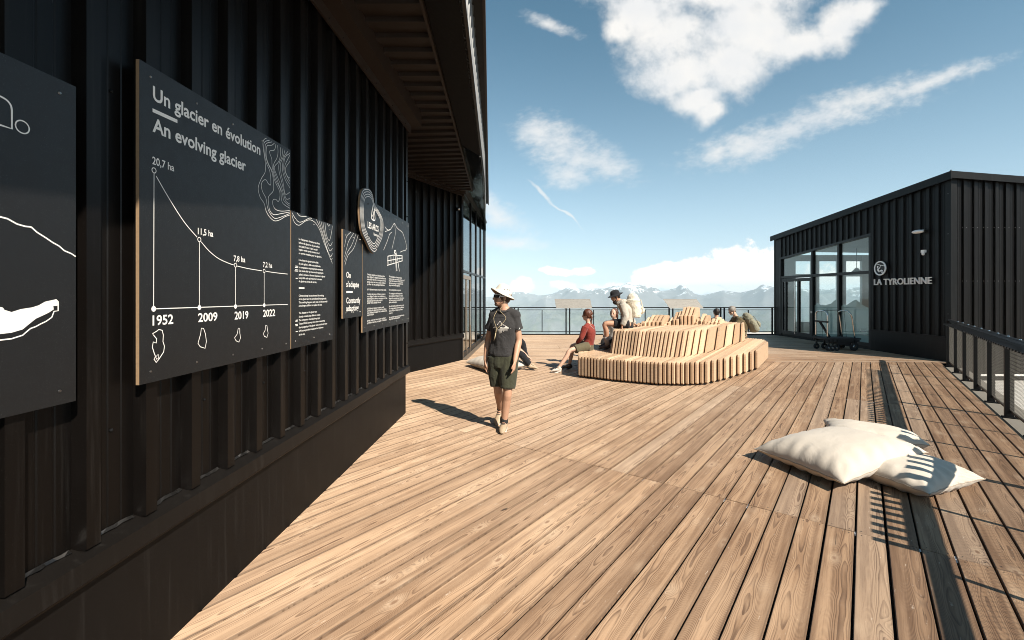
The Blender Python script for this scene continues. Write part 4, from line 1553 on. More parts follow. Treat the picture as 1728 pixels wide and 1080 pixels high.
    for q in ([(868, 500), (850, 495), (838, 505), (816, 518), (825, 530), (838, 545), (836, 568), (820, 562), (815, 590), (825, 622), (832, 640), (824, 655), (836, 672), (850, 655), (860, 640), (876, 615), (880, 585), (872, 560), (874, 525)],
              [(1090, 490), (1078, 488), (1074, 520), (1068, 540), (1060, 570), (1072, 588), (1098, 596), (1105, 560), (1100, 520)],
              [(1284, 492), (1276, 488), (1270, 520), (1256, 540), (1264, 556), (1280, 563), (1288, 540), (1284, 512)],
              [(1430, 475), (1423, 473), (1420, 500), (1410, 518), (1416, 532), (1430, 538), (1436, 515), (1432, 495)]):
        ribbon(mb, c(q), 0.0042, PF, True)
    ribbon(mb, c([(836, 640), (846, 628), (848, 650), (838, 655), (832, 640)]), 0.0035, PF)
    mb.build('glacier_outline', M['print'], t)

    # --- the text board
    t = board('info_board', 'narrow black board of small white text right of the big chart', W(491.3, 480)[0], W(561.4, 480)[0], 1.303, 2.303)
    c = crop(4.5, 488, 350)
    mb = MB()
    for q in ([(20, 60), (40, 115), (75, 135), (120, 105), (160, 95), (200, 120), (235, 180), (260, 260), (300, 360), (327, 425)],
              [(20, 40), (50, 90), (85, 112), (150, 82), (170, 85)], [(60, 42), (80, 65), (130, 68)],
              [(205, 92), (240, 170), (270, 270), (310, 385), (327, 388)], [(225, 100), (255, 200), (285, 310), (312, 372), (327, 350)],
              [(240, 106), (262, 190), (290, 290), (310, 330), (327, 310)], [(255, 110), (268, 190), (292, 265), (312, 290), (327, 262)],
              [(270, 114), (282, 210), (305, 250), (322, 180), (326, 140)], [(288, 122), (298, 142), (306, 130)]):
        ribbon(mb, curve2(c(q), 5), 0.0036, PF)
    mb.build('contour_lines', M['print'], t)
    mb = MB()
    rows = [('Le changement climatique accélère', 240, 230), ('la fonte du glacier et du permafrost', 268, 230), ('(sol gelé). Il tend à faire reculer', 295, 215), ('la glace année après année et rend', 320, 228), ('ce terrain instable pour les glaciers.', 348, 245),
            ("L'évolution du glacier est étudiée", 400, 220), ('de près grâce à différentes méthodes.', 428, 238), ('La comparaison de photographies aériennes', 455, 255), ('Des relevés lidar qui mesurent la topographie', 482, 258), ("grâce à un laser et donnent l'épaisseur du glacier", 510, 272), ('Les profils radar qui mesurent la hauteur', 536, 248), ('du glacier au niveau du terrain.', 562, 208),
            ('Climate change has accelerated the melting', 672, 262), ('of the glacier and the permafrost (frozen ground).', 698, 282), ('This melting happens each year and the snowfall', 724, 288), ('is no longer sufficient to replace the loss.', 749, 248),
            ('The changes to the glacier are', 804, 208), ('closely studied using different means:', 832, 235), ('The comparison of aerial photographs', 859, 232), ('These LiDAR surveys have been measuring', 886, 268), ('the topography of the glacier using an altimeter laser', 914, 288), ('GPR surveys which measure the thickness', 941, 258), ('of the ice.', 969, 118)]
    for txt, y, x1 in rows:
        s, z = W(488 + 72 / 4.5, 350 + (y + 5) / 4.5)
        put_text(mb, txt, PF, s, W(488 + x1 / 4.5, 450)[0], z, 0.0145, 0.016)
    for y, x0 in ((455, 42), (445, 46), (482, 40), (473, 44), (538, 48), (865, 46), (857, 48), (890, 44), (899, 47), (944, 48)):
        s, z = W(488 + x0 / 4.5, 350 + y / 4.5)
        ribbon(mb, [(s, z), (W(488 + 64 / 4.5, 450)[0], z)], 0.0055, PF)
    s, z = W(488 + 72 / 4.5, 350 + 612 / 4.5)
    ribbon(mb, [(s, z), (s + 0.085, z)], 0.011, PF)
    mb.build('text', M['print'], t)

    # --- small board
    t = board('info_board', 'small black board reading On s’adapte, Constantly adapting', W(579, 460)[0], W(611.2, 460)[0], 1.472, 2.30, PN, True)
    c = crop(4.15, 574, 310)
    mb = MB()
    for q in ([(75, 338), (45, 370), (30, 440)], [(95, 345), (60, 400), (45, 450), (30, 510)], [(110, 352), (80, 430), (50, 480), (30, 545)], [(125, 360), (95, 450), (55, 500), (32, 572)]):
        ribbon(mb, curve2(c(q), 5), 0.004, PF)
    mb.build('contour_lines', M['print'], t)
    for txt, x0, x1, y in (('On', 42, 73, 657), ("s'adapte", 42, 131, 722), ('Constantly', 42, 140, 838), ('adapting', 42, 128, 893)):
        s, z = W(574 + x0 / 4.15, 310 + y / 4.15)
        mb = MB()
        put_text(mb, txt, PF, s, W(574 + x1 / 4.15, 500)[0], z, 0.056, 0.02)
        mb.build('title_line', M['print'], t)
    mb = MB()
    s, z = W(574 + 42 / 4.15, 310 + 758 / 4.15)
    ribbon(mb, [(s, z), (W(574 + 87 / 4.15, 500)[0], z)], 0.018, PF)
    mb.build('title_rule', M['print'], t)

    # --- large right-hand board
    t = board('info_board', 'black board with two columns of text and a lift hut drawing at the wall corner', W(611.8, 460)[0], 6.515, 1.30, 2.71)
    mb = MB()
    for q in ([(312, 300), (325, 318), (345, 325), (362, 305), (379, 278), (395, 305), (412, 322), (435, 342), (448, 375), (462, 425), (465, 458)], [(313, 335), (335, 328), (350, 318)], [(360, 340), (345, 355), (330, 400), (303, 465)], [(380, 280), (386, 345), (375, 400), (362, 458)], [(418, 480), (440, 470), (455, 468), (466, 452)]):
        ribbon(mb, curve2(c(q), 4), 0.0062, PF)
    mb.build('mountain_line', M['print'], t)
    mb = MB()
    for q in ([(332, 508), (372, 500), (435, 505)], [(330, 540), (437, 520)], [(328, 572), (436, 540)], [(332, 508), (328, 572)], [(436, 505), (436, 540)]):
        ribbon(mb, c(q), 0.010, PF)
    for k in range(9):
        x = 340 + k * 11
        if 380 < x < 408:
            continue
        ribbon(mb, c([(x, 508), (x - 2, 566 - k * 2.6)]), 0.006, PF)
    for q in ([(378, 466), (392, 540), (398, 612)], [(388, 470), (404, 545), (414, 614)], [(376, 480), (400, 505)], [(386, 500), (392, 612)], [(380, 470), (388, 468)]):
        ribbon(mb, c(q), 0.016, PF)
    mb.build('hut_drawing', M['print'], t)
    mb = MB()
    L = ["L'évolution des glaciers et la fonte du permafrost", 'nous obligent à adapter nos installations et', 'notre façon de vivre en montagne au fil des', 'années, pour que chacun puisse continuer à', 'profiter de ces paysages d’altitude.', 'Ici le bâtiment repose sur un terrain mobile.']
    Rr = ['The changing glaciers and thawing permafrost', 'make us adapt our buildings and our way of', 'living in the mountains over the years, so', 'that everyone may go on enjoying these high', 'alpine landscapes.', 'Here the building stands on moving ground.']
    ys = [635, 652, 669, 687, 704, 741, 774, 790, 806, 821, 836, 876, 891, 906, 921, 961, 977]
    fl = [312, 320, 318, 320, 312, 322, 316, 316, 328, 295, 286, 308, 322, 326, 236, 320, 326]
    yr = [650, 666, 680, 696, 711, 744, 770, 787, 804, 818, 832, 860, 876, 892, 908, 938, 951]
    fr_ = [432, 450, 440, 440, 418, 425, 436, 438, 447, 438, 396, 447, 447, 440, 366, 448, 420]
    for i in range(17):
        s, z = W(574 + 188 / 4.15, 310 + (ys[i] + 5) / 4.15)
        put_text(mb, L[i % 6], PF, s, W(574 + fl[i] / 4.15, 500)[0], z, 0.0200, 0.012)
        s, z = W(574 + 341 / 4.15, 310 + (yr[i] + 4) / 4.15)
        put_text(mb, Rr[i % 6], PF, s, W(574 + fr_[i] / 4.15, 500)[0], z, 0.0200, 0.012)
    mb.build('text', M['print'], t)

    # --- rounded plaque
    n = 0.085
    cq = lambda pts: [W(574 + a / 4.15, 310 + b / 4.15, n) for a, b in pts]
    out = curve2(cq([(178, 30), (152, 48), (138, 120), (137, 220), (150, 330), (180, 400), (215, 470), (246, 488), (272, 440), (297, 380), (305, 310), (299, 250), (270, 190), (240, 140), (226, 72), (206, 38)]), 6, True)
    cx, cz = sum(p[0] for p in out) / len(out), sum(p[1] for p in out) / len(out)
    t = thing('plaque', F1(cx, n, cz), 'kidney shaped black plaque with contour rings reading LES ARCS', 'sign')
    mb = MB()
    off = F1(0, 0.018, 0) - F1(0, 0, 0)
    mb.prism([F1(a, n - 0.0192, b) for a, b in out][::-1], off)
    mb.build('plywood_core', M['ply'], t)
    mb = MB()
    mb.prism([F1(a, n - 0.0010, b) for a, b in out][::-1], F1(0, 0.001, 0) - F1(0, 0, 0))
    mb.build('face', M['panel'], t)
    PQ = lambda x, y, q: F1(x, n + 0.0013 + q, y)
    mb = MB()
    for k in (0.945, 0.87, 0.795, 0.72):
        ribbon(mb, [(cx + (a - cx) * k, cz + 0.004 + (b - cz) * k) for a, b in out], 0.0065, PQ, True)
    mb.build('contour_lines', M['print'], t)
    mb = MB()
    s, z = W(574 + 192 / 4.15, 310 + 300 / 4.15, n)
    s1 = W(574 + 268 / 4.15, 400, n)[0]
    put_text(mb, 'LES ARCS', PQ, s, s1, z - 0.01, 0.066, 0.02)
    s0_ = W(574 + 234 / 4.15, 400, n)[0]
    put_text(mb, 'Panorama', PQ, s0_, s1 - 0.01, z - 0.066, 0.03, 0.02)
    m = (s + s1) / 2
    zt = z + 0.10
    ribbon(mb, curve2([(m - 0.045, zt), (m - 0.05, zt + 0.05), (m, zt + 0.16), (m + 0.05, zt + 0.05), (m + 0.045, zt)], 5, True), 0.014, PQ, True)
    ribbon(mb, [(m, zt), (m, zt + 0.09), (m + 0.02, zt + 0.05)], 0.012, PQ)
    ribbon(mb, [(m - 0.028, zt + 0.03), (m, zt + 0.06)], 0.010, PQ)
    mb.build('emblem', M['print'], t)
    for a, b in ((195, 140), (262, 230), (258, 450), (196, 362)):
        q = cq([(a, b)])[0]
        mb = MB()
        mb.tube([PQ(q[0], q[1], 0), PQ(q[0], q[1], 0.004)], [0.010, 0.007], 8)
        mb.build('screw', M['rail'], t)


build_panels()
# ------------------------------------------------------------------ slatted mountain bench
BD = Vector((0.57, 0.822, 0)).normalized()
BW = Vector((BD.y, -BD.x, 0))


def bp(w, t, z):
    p = BW * w + BD * t
    return Vector((p.x, p.y, z))


def cut(poly, w):
    """t interval in which the line w=const lies inside the polygon"""
    P = [(Vector((x, y, 0)).dot(BW), Vector((x, y, 0)).dot(BD)) for x, y in poly]
    hits = []
    for (wa, ta), (wb, tb) in zip(P, P[1:] + P[:1]):
        if (wa - w) * (wb - w) < 0:
            hits.append(ta + (tb - ta) * (w - wa) / (wb - wa))
    return (min(hits), max(hits)) if len(hits) >= 2 else None


SEAT_Z = 0.45
BACK_Z = 0.93
_PK = [1.00, 1.02, 1.06, 1.15, 1.20, 1.20, 1.20, 1.19, 1.02, 1.14, 1.26, 1.28, 1.38, 1.39, 1.385, 1.37, 1.10, 1.21, 1.17, 1.03, 1.09, 1.12, 1.08]
PEAKS = [(-3.714 + 0.069 * i, h) for i, h in enumerate(_PK)]


def build_bench():
    t_ = thing('slatted_bench', (3.8, 11.0, 0), 'large pale slatted wooden bench stepped like a mountain in mid deck', 'bench')
    Spoly = [(1.366, 9.21), (2.0, 8.75), (2.708, 8.386), (3.2, 8.36), (3.594, 8.445), (4.2, 8.92), (5.436, 10.12), (6.64, 11.76), (6.95, 12.6), (6.6, 13.4), (5.4, 14.1), (4.0, 13.9), (2.7, 12.6), (1.9, 11.1), (1.45, 9.9)]
    Bpoly = [(2.075, 9.6), (2.5, 9.2), (3.0, 8.97), (3.4, 9.05), (4.06, 9.6), (5.2, 10.95), (6.34, 12.3), (6.05, 12.75), (5.0, 12.7), (3.7, 12.1), (2.5, 10.75), (2.25, 10.1)]
    seat, back = MB(), MB()
    peaks = [MB(), MB(), MB()]
    rr = random.Random(9)
    th = 0.037

    def slat(mb, w, prof, cur):
        """prof: closed (t, z) outline"""
        mb.cur = cur
        n = len(prof)
        a = [bp(w - th / 2, t, z) for t, z in prof]
        b = [bp(w + th / 2, t, z) for t, z in prof]
        uv = [(t, z) for t, z in prof]
        # rounded-over arrises: a third, slightly shrunk ring on each cheek
        mb.add(a + b, [tuple(range(n)), tuple(range(2 * n - 1, n - 1, -1))] + [(i, n + i, n + (i + 1) % n, (i + 1) % n) for i in range(n)], uv + uv)

    k = 0
    pk = dict()
    for w, h in PEAKS:
        pk[round((w + 4.75) / 0.069)] = h
    labels = []
    while True:
        w = -4.75 + 0.069 * k
        k += 1
        if w > -1.235:
            break
        s = cut(Spoly, w)
        if not s or s[1] - s[0] < 0.3:
            continue
        cur = (rr.random(), rr.random(), rr.random())
        t0, t1 = s
        slat(seat, w, [(t0 + 0.03, 0.035), (t0, 0.06), (t0, SEAT_Z - 0.05), (t0 + 0.012, SEAT_Z - 0.018), (t0 + 0.045, SEAT_Z), (t1 - 0.045, SEAT_Z), (t1, SEAT_Z - 0.045), (t1, 0.035)], cur)
        b = cut(Bpoly, w)
        if not b or b[1] - b[0] < 0.45:
            continue
        b0, b1 = b
        bz = BACK_Z + 0.03 * math.sin((w + 4.0) * 1.3)
        ln = min(0.21 + 0.2 * max(0.0, min(1.0, (w + 3.3) / 1.1)), (b1 - b0) * 0.3)
        slat(back, w, [(b0, SEAT_Z - 0.02), (b0 + ln * 0.9, bz - 0.03), (b0 + ln + 0.04, bz), (b1 - ln - 0.04, bz), (b1 - ln, bz - 0.03), (b1, SEAT_Z - 0.02)], cur)
        h = pk.get(k - 1)
        if h:
            ft = 10.20 + 1.28 * (w + 3.714)
            lo = max(b0 + ln + 0.02, ft)
            run_ = 0.32 if h > 1.1 else 0.16
            mid = bz + (h - bz) * (0.42 if h < 1.3 else 0.55)
            hi = min(b1 - ln - 0.03, lo + run_ + 0.45)
            i = 0 if w < -3.13 else (1 if w < -2.64 else 2)
            slat(peaks[i], w, [(lo, bz - 0.02), (lo, mid - 0.015), (lo + 0.015, mid), (lo + 0.11, mid + 0.004), (lo + 0.125, mid + 0.02), (lo + run_, h - 0.015), (lo + run_ + 0.03, h), (hi - 0.12, h - 0.02), (hi, bz + 0.05), (hi, bz - 0.02)], cur)
            labels.append((w, lo, bz, mid))
    for mb, nm in ((seat, 'seat'), (back, 'backrest'), (peaks[0], 'peak'), (peaks[1], 'peak'), (peaks[2], 'peak')):
        mb.build(nm, M['bench'], t_, attr=True, uv=True)
    # recessed dark plinth
    mb = MB()
    c = Vector((4.0, 11.1))
    pts = [(c.x + (x - c.x) * 0.94, c.y + (y - c.y) * 0.94, 0.002) for x, y in Spoly]
    mb.prism(pts, (0, 0, 0.045))
    mb.build('plinth', M['dark'], t_)
    # spacer rods through the slats
    for f in (0.3, 0.75):
        mb = MB()
        mb.bar(bp(-4.3, 9.6 + f * 2, 0.2), bp(-1.5, 10.8 + f * 2.2, 0.2), 0.03, 0.05)
        mb.build('spacer', M['bench'], t_, attr=True, uv=True)
    # small upright figures lettered on the slat fronts
    for w, txt in ((-3.23, '1952'), (-3.024, '2009'), (-2.886, '2019'), (-2.541, '2022')):
        row = min(labels, key=lambda q: abs(q[0] - w))
        w, lo, bz, mid = row
        mb = MB()
        fr = lambda x, y, n, w=w, lo=lo, bz=bz: bp(w - 0.019 + y, lo - 0.0015, bz + 0.16 - x)
        H = min(0.12, mid - bz - 0.02)
        fr = lambda x, y, n, w=w, lo=lo, z=bz + 0.01 + H: bp(w + 0.016 - 0.034 * (y / 0.034), lo - 0.0015, z - x)
        fr = lambda x, y, n, w=w, lo=lo, z=bz + 0.01: bp(w + 0.017 - y, lo - 0.0015, z + x)
        put_text(mb, txt, fr, 0, H, 0, 0.034, 0.03)
        mb.build('figure_label', M['dark'], t_)
    return t_


build_bench()
# ------------------------------------------------------------------ floor cushions
def pillow(label, corners, thick, seam, seed, tilt=None, group='cream floor cushions on the deck'):
    """corners in order round the cushion with their own seam heights"""
    C = [Vector(c) for c in corners]
    cen = sum(C, Vector()) / 4
    t = thing('floor_cushion', (cen.x, cen.y, 0.0), label, 'cushion', group)
    N = 44
    rr = random.Random(seed)
    ph = rr.uniform(0, 50)

    def pt(u, v, side):
        # pull the edges in between the corners
        iu = u * (1 - 0.055 * (1 - v * v))
        iv = v * (1 - 0.055 * (1 - u * u))
        a, b = (iu + 1) / 2, (iv + 1) / 2
        p = C[0] * (1 - a) * (1 - b) + C[1] * a * (1 - b) + C[2] * a * b + C[3] * (1 - a) * b
        f = max(0.0, (1 - abs(u) ** 3.2)) ** 0.55 * max(0.0, (1 - abs(v) ** 3.2)) ** 0.55
        e = max(abs(u), abs(v))
        al = (v if abs(u) > abs(v) else u)
        corner = abs(u * v)
        wr = math.sin(al * 19 + ph + 2.5 * mnoise.noise(Vector((u * 2, v * 2, ph)))) * math.exp(-((e - 0.84) / 0.16) ** 2) * 0.010 * (0.45 + 1.1 * abs(mnoise.noise(Vector((u * 1.7 + ph, v * 1.7, 7.0)))))
        wr += 0.014 * mnoise.noise(Vector((u * 1.4 + ph, v * 1.4, 1.0))) * f + 0.003 * mnoise.noise(Vector((u * 5 + ph, v * 9, 4.0))) * f
        wr += 0.010 * math.sin((u - v) * 9 + ph) * max(0, corner - 0.25) * f
        if side > 0:
            p = p + Vector((0, 0, thick * f + wr))
        else:
            p = p - Vector((0, 0, seam * 1.3 * f - wr))
        p.z = max(p.z, 0.004)
        return p
    mb = MB()
    us = [math.sin(math.pi / 2 * (-1 + 2 * i / (N - 1))) for i in range(N)]
    top = [pt(u, v, 1) for v in us for u in us]
    bot = [pt(u, v, -1) for v in us for u in us]
    fs = []
    for j in range(N - 1):
        for i in range(N - 1):
            q = j * N + i
            fs.append((q, q + 1, q + N + 1, q + N))
    nb = len(top)
    # stitch along the seam
    rim = [i for i in range(N)] + [j * N + N - 1 for j in range(1, N)] + [(N - 1) * N + i for i in range(N - 2, -1, -1)] + [j * N for j in range(N - 2, 0, -1)]
    fb = [tuple(nb + i for i in f[::-1]) for f in fs]
    st = [(rim[k], nb + rim[k], nb + rim[(k + 1) % len(rim)], rim[(k + 1) % len(rim)]) for k in range(len(rim))]
    mb.add(top + bot, fs + fb + st)
    mb.build('cover', M['canvas'], t, smooth=True)
    mb = MB()
    mb.tube([top[i] + Vector((0, 0, 0.001)) for i in rim] + [top[rim[0]]], 0.0045, 5, caps=False)
    mb.build('seam', M['seam'], t, smooth=True)
    return t


def build_props():
    pillow('right hand cream cushion with ledge shadow, partly under the big one', [(3.33, 3.63, 0.10), (4.12, 3.96, 0.09), (3.80, 4.78, 0.10), (3.02, 4.42, 0.12)], 0.13, 0.1, 5)
    pillow('thin cream cushion lying behind the big one', [(3.42, 4.92, 0.12), (4.28, 4.66, 0.15), (4.46, 4.98, 0.13), (3.76, 5.50, 0.18)], 0.105, 0.12, 9)
    pillow('biggest plump cream cushion, on top of the other two on the right', [(2.80, 3.84, 0.10), (3.84, 4.20, 0.24), (3.56, 5.02, 0.17), (2.50, 4.70, 0.10)], 0.18, 0.1, 2)
    pillow('cream cushion behind the walking man under a seated person', [(-0.40, 9.45, 0.12), (0.36, 10.2, 0.10), (-0.35, 11.35, 0.12), (-1.08, 10.66, 0.10)], 0.17, 0.1, 14)
    pillow('distant cream cushion beside the glass front', [(-0.9, 16.0, 0.1), (-0.2, 16.3, 0.1), (-0.3, 17.2, 0.1), (-0.96, 17.0, 0.12)], 0.2, 0.1, 18)

    c = gp(852, 861)
    t = thing('leaf', (c.x, c.y, 0.0), 'small dark dry leaf lying on the open deck boards', 'leaf')
    mb = MB()
    out = [(0, -.022), (.010, -.012), (.013, 0), (.008, .013), (0, .026), (-.009, .012), (-.012, -.002), (-.008, -.014)]
    mb.prism([(c.x + a * 1.2 + b * 0.8, c.y + b * 0.7, 0.004 + 0.35 * abs(a) + 0.15 * max(b, 0)) for a, b in out], (0, 0, 0.001))
    mb.build('blade', M['shoe_d'], t)
    mb = MB()
    mb.tube([(c.x - 0.018, c.y - 0.016, 0.006), (c.x - 0.034, c.y - 0.026, 0.009)], 0.0012, 5)
    mb.build('stalk', M['shoe_d'], t)

    # luggage trolley in front of the glazing
    t = thing('trolley', (9.85, 13.88, 0), 'black luggage trolley with two chrome hoops before the glass cabin', 'trolley')
    mb = MB()
    mb.box((9.33, 13.58, 0.335), (10.42, 14.18, 0.375))
    for y in (13.6, 14.16):
        mb.bar((9.38, y, 0.30), (10.38, y, 0.30), 0.03, 0.06)
    mb.box((9.78, 13.66, 0.17), (10.36, 14.10, 0.333))
    mb.build('platform', M['rubber'], t)

    def hoop(x, lean):
        pts = [(x, 13.62, 0.375), (x - lean * 0.6, 13.62, 0.95), (x - lean, 13.63, 1.10), (x - lean, 13.70, 1.165), (x - lean, 13.88, 1.19), (x - lean, 14.06, 1.165), (x - lean, 14.13, 1.10), (x - lean * 0.6, 14.14, 0.95), (x, 14.14, 0.375)]
        m_ = MB()
        m_.tube(smooth_curve(pts, 5), 0.019, 8)
        return m_.build('hoop', M['chrome'], t, smooth=True)
    hoop(9.44, 0.0); hoop(10.26, 0.13)
    mb = MB()
    mb.tube([(9.44, 13.88, 1.2), (10.13, 13.88, 1.2)], 0.005, 6)
    mb.tube([(9.44, 13.88, 1.2), (9.48, 13.88, 0.38)], 0.004, 6)
    mb.tube([(10.13, 13.88, 1.2), (10.2, 13.88, 0.38)], 0.004, 6)
    mb.build('tie_rod', M['rail'], t)
    mb = MB()
    mb.bar((9.44, 13.60, 0.86), (9.44, 14.16, 0.86), 0.05, 0.05)
    mb.bar((9.45, 13.98, 0.86), (9.52, 13.64, 0.40), 0.045, 0.05)
    mb.build('support', M['rail'], t)
    for (x, y, r) in ((9.46, 13.60, 0.085), (9.58, 13.60, 0.085), (9.70, 13.60, 0.09), (9.46, 14.14, 0.085), (9.70, 14.14, 0.09), (10.22, 13.60, 0.125), (10.22, 14.14, 0.125)):
        z = r + (0.045 if x == 9.58 else 0.0) * 0
        mb = MB()
        mb.tube([(x, y - 0.025, z), (x, y - 0.02, z), (x, y + 0.02, z), (x, y + 0.025, z)], [r * 0.85, r, r, r * 0.85], 18)
        wob = mb.build('wheel', M['rubber'], t, smooth=False)
        mb = MB()
        mb.tube([(x, y - 0.034, z), (x, y - 0.02, z)], [r * 0.22, r * 0.4], 10)
        mb.build('hub', M['chrome'], wob)
        mb = MB()
        mb.bar((x, y, z), (x, y, 0.335), 0.03, 0.05, (0, 1, 0))
        mb.build('fork', M['rail'], t)


build_props()
# ------------------------------------------------------------------ people
def V(*a):
    return Vector(a)


class Head:
    def __init__(self, c, face, up=(0, 0, 1)):
        self.c = Vector(c)
        self.f = Vector(face).normalized()
        u = Vector(up)
        self.u = (u - self.f * u.dot(self.f)).normalized()
        self.s = self.u.cross(self.f)

    def p(self, a, b, c):
        return self.c + self.f * a + self.s * b + self.u * c

    def M(self):
        return Matrix((self.f, self.s, self.u)).transposed()


def add_head(mb, H, neck):
    Mh = H.M()
    mb.ball(H.p(-0.012, 0, 0.030), (0.098, 0.076, 0.090), Mh, 18, 12)
    mb.ball(H.p(0.028, 0, -0.045), (0.062, 0.058, 0.070), Mh, 14, 10)
    mb.ball(H.p(0.060, 0, -0.090), (0.026, 0.030, 0.022), Mh, 10, 8)
    mb.ball(H.p(0.068, 0, 0.022), (0.022, 0.055, 0.016), Mh, 12, 8)          # brow
    for b in (-1, 1):
        mb.ball(H.p(0.055, 0.038 * b, -0.022), (0.028, 0.026, 0.024), Mh, 10, 8)   # cheeks
        mb.ball(H.p(-0.012, 0.078 * b, -0.005), (0.020, 0.010, 0.032), Mh, 10, 8)  # ears
    mb.tube([H.p(0.082, 0, 0.018), H.p(0.098, 0, -0.005), H.p(0.110, 0, -0.024), H.p(0.094, 0, -0.034)], [0.010, 0.012, 0.015, 0.010], 10, round_caps=True)
    mb.ball(H.p(0.082, 0, -0.056), (0.014, 0.026, 0.010), Mh, 10, 8)         # lips
    mb.tube([neck, neck.lerp(H.p(-0.02, 0, -0.06), 0.5), H.p(-0.015, 0, -0.03)], [0.062, 0.055, 0.056], 14, round_caps=True)


def add_hand(mb, wrist, d, pn, thumb, curl=0.35, k=1.0):
    """wrist, pointing d, palm facing pn, thumb on the side of vector thumb"""
    d = Vector(d).normalized()
    pn = Vector(pn); pn = (pn - d * pn.dot(d)).normalized()
    t = Vector(thumb); t = (t - d * t.dot(d) - pn * t.dot(pn)).normalized()
    w = Vector(wrist)
    mb.tube([w, w + d * 0.035 * k, w + d * 0.085 * k], [0.027 * k, 0.036 * k, 0.040 * k], 12, ell=[(1, 0.8), (1, 0.5), (1.03, 0.36)], side=t, round_caps=True)
    for i, (off, ln) in enumerate(((0.029, 0.070), (0.010, 0.080), (-0.010, 0.074), (-0.028, 0.058))):
        b = w + d * 0.088 * k + t * off * k
        a1, a2, a3 = curl * (0.5 + 0.12 * i), curl * (1.3 + 0.2 * i), curl * (2.1 + 0.2 * i)
        p1 = b + (d * math.cos(a1) + pn * math.sin(a1)) * ln * 0.45 * k
        p2 = p1 + (d * math.cos(a2) + pn * math.sin(a2)) * ln * 0.32 * k
        p3 = p2 + (d * math.cos(a3) + pn * math.sin(a3)) * ln * 0.25 * k
        mb.tube([b - d * 0.02 * k, b, p1, p2, p3], [0.0095 * k, 0.0095 * k, 0.0088 * k, 0.008 * k, 0.0068 * k], 8, round_caps=True)
    b = w + d * 0.028 * k + t * 0.030 * k
    mb.tube([b - t * 0.012 * k, b + t * 0.012 * k + d * 0.022 * k, b + t * 0.018 * k + d * 0.052 * k + pn * 0.012 * k, b + t * 0.012 * k + d * 0.074 * k + pn * 0.022 * k], [0.014 * k, 0.012 * k, 0.0105 * k, 0.008 * k], 8, round_caps=True)


def limb(mb, pts, rad, seg=14, **kw):
    """smoothed limb through joints"""
    P = smooth_curve(pts, 5)
    n = len(P)
    x = np.linspace(0, len(rad) - 1, n)
    r = np.interp(x, range(len(rad)), rad)
    mb.tube(P, list(r), seg, round_caps=True, **kw)


def mids(a, b, k=0.5):
    return Vector(a).lerp(Vector(b), k)


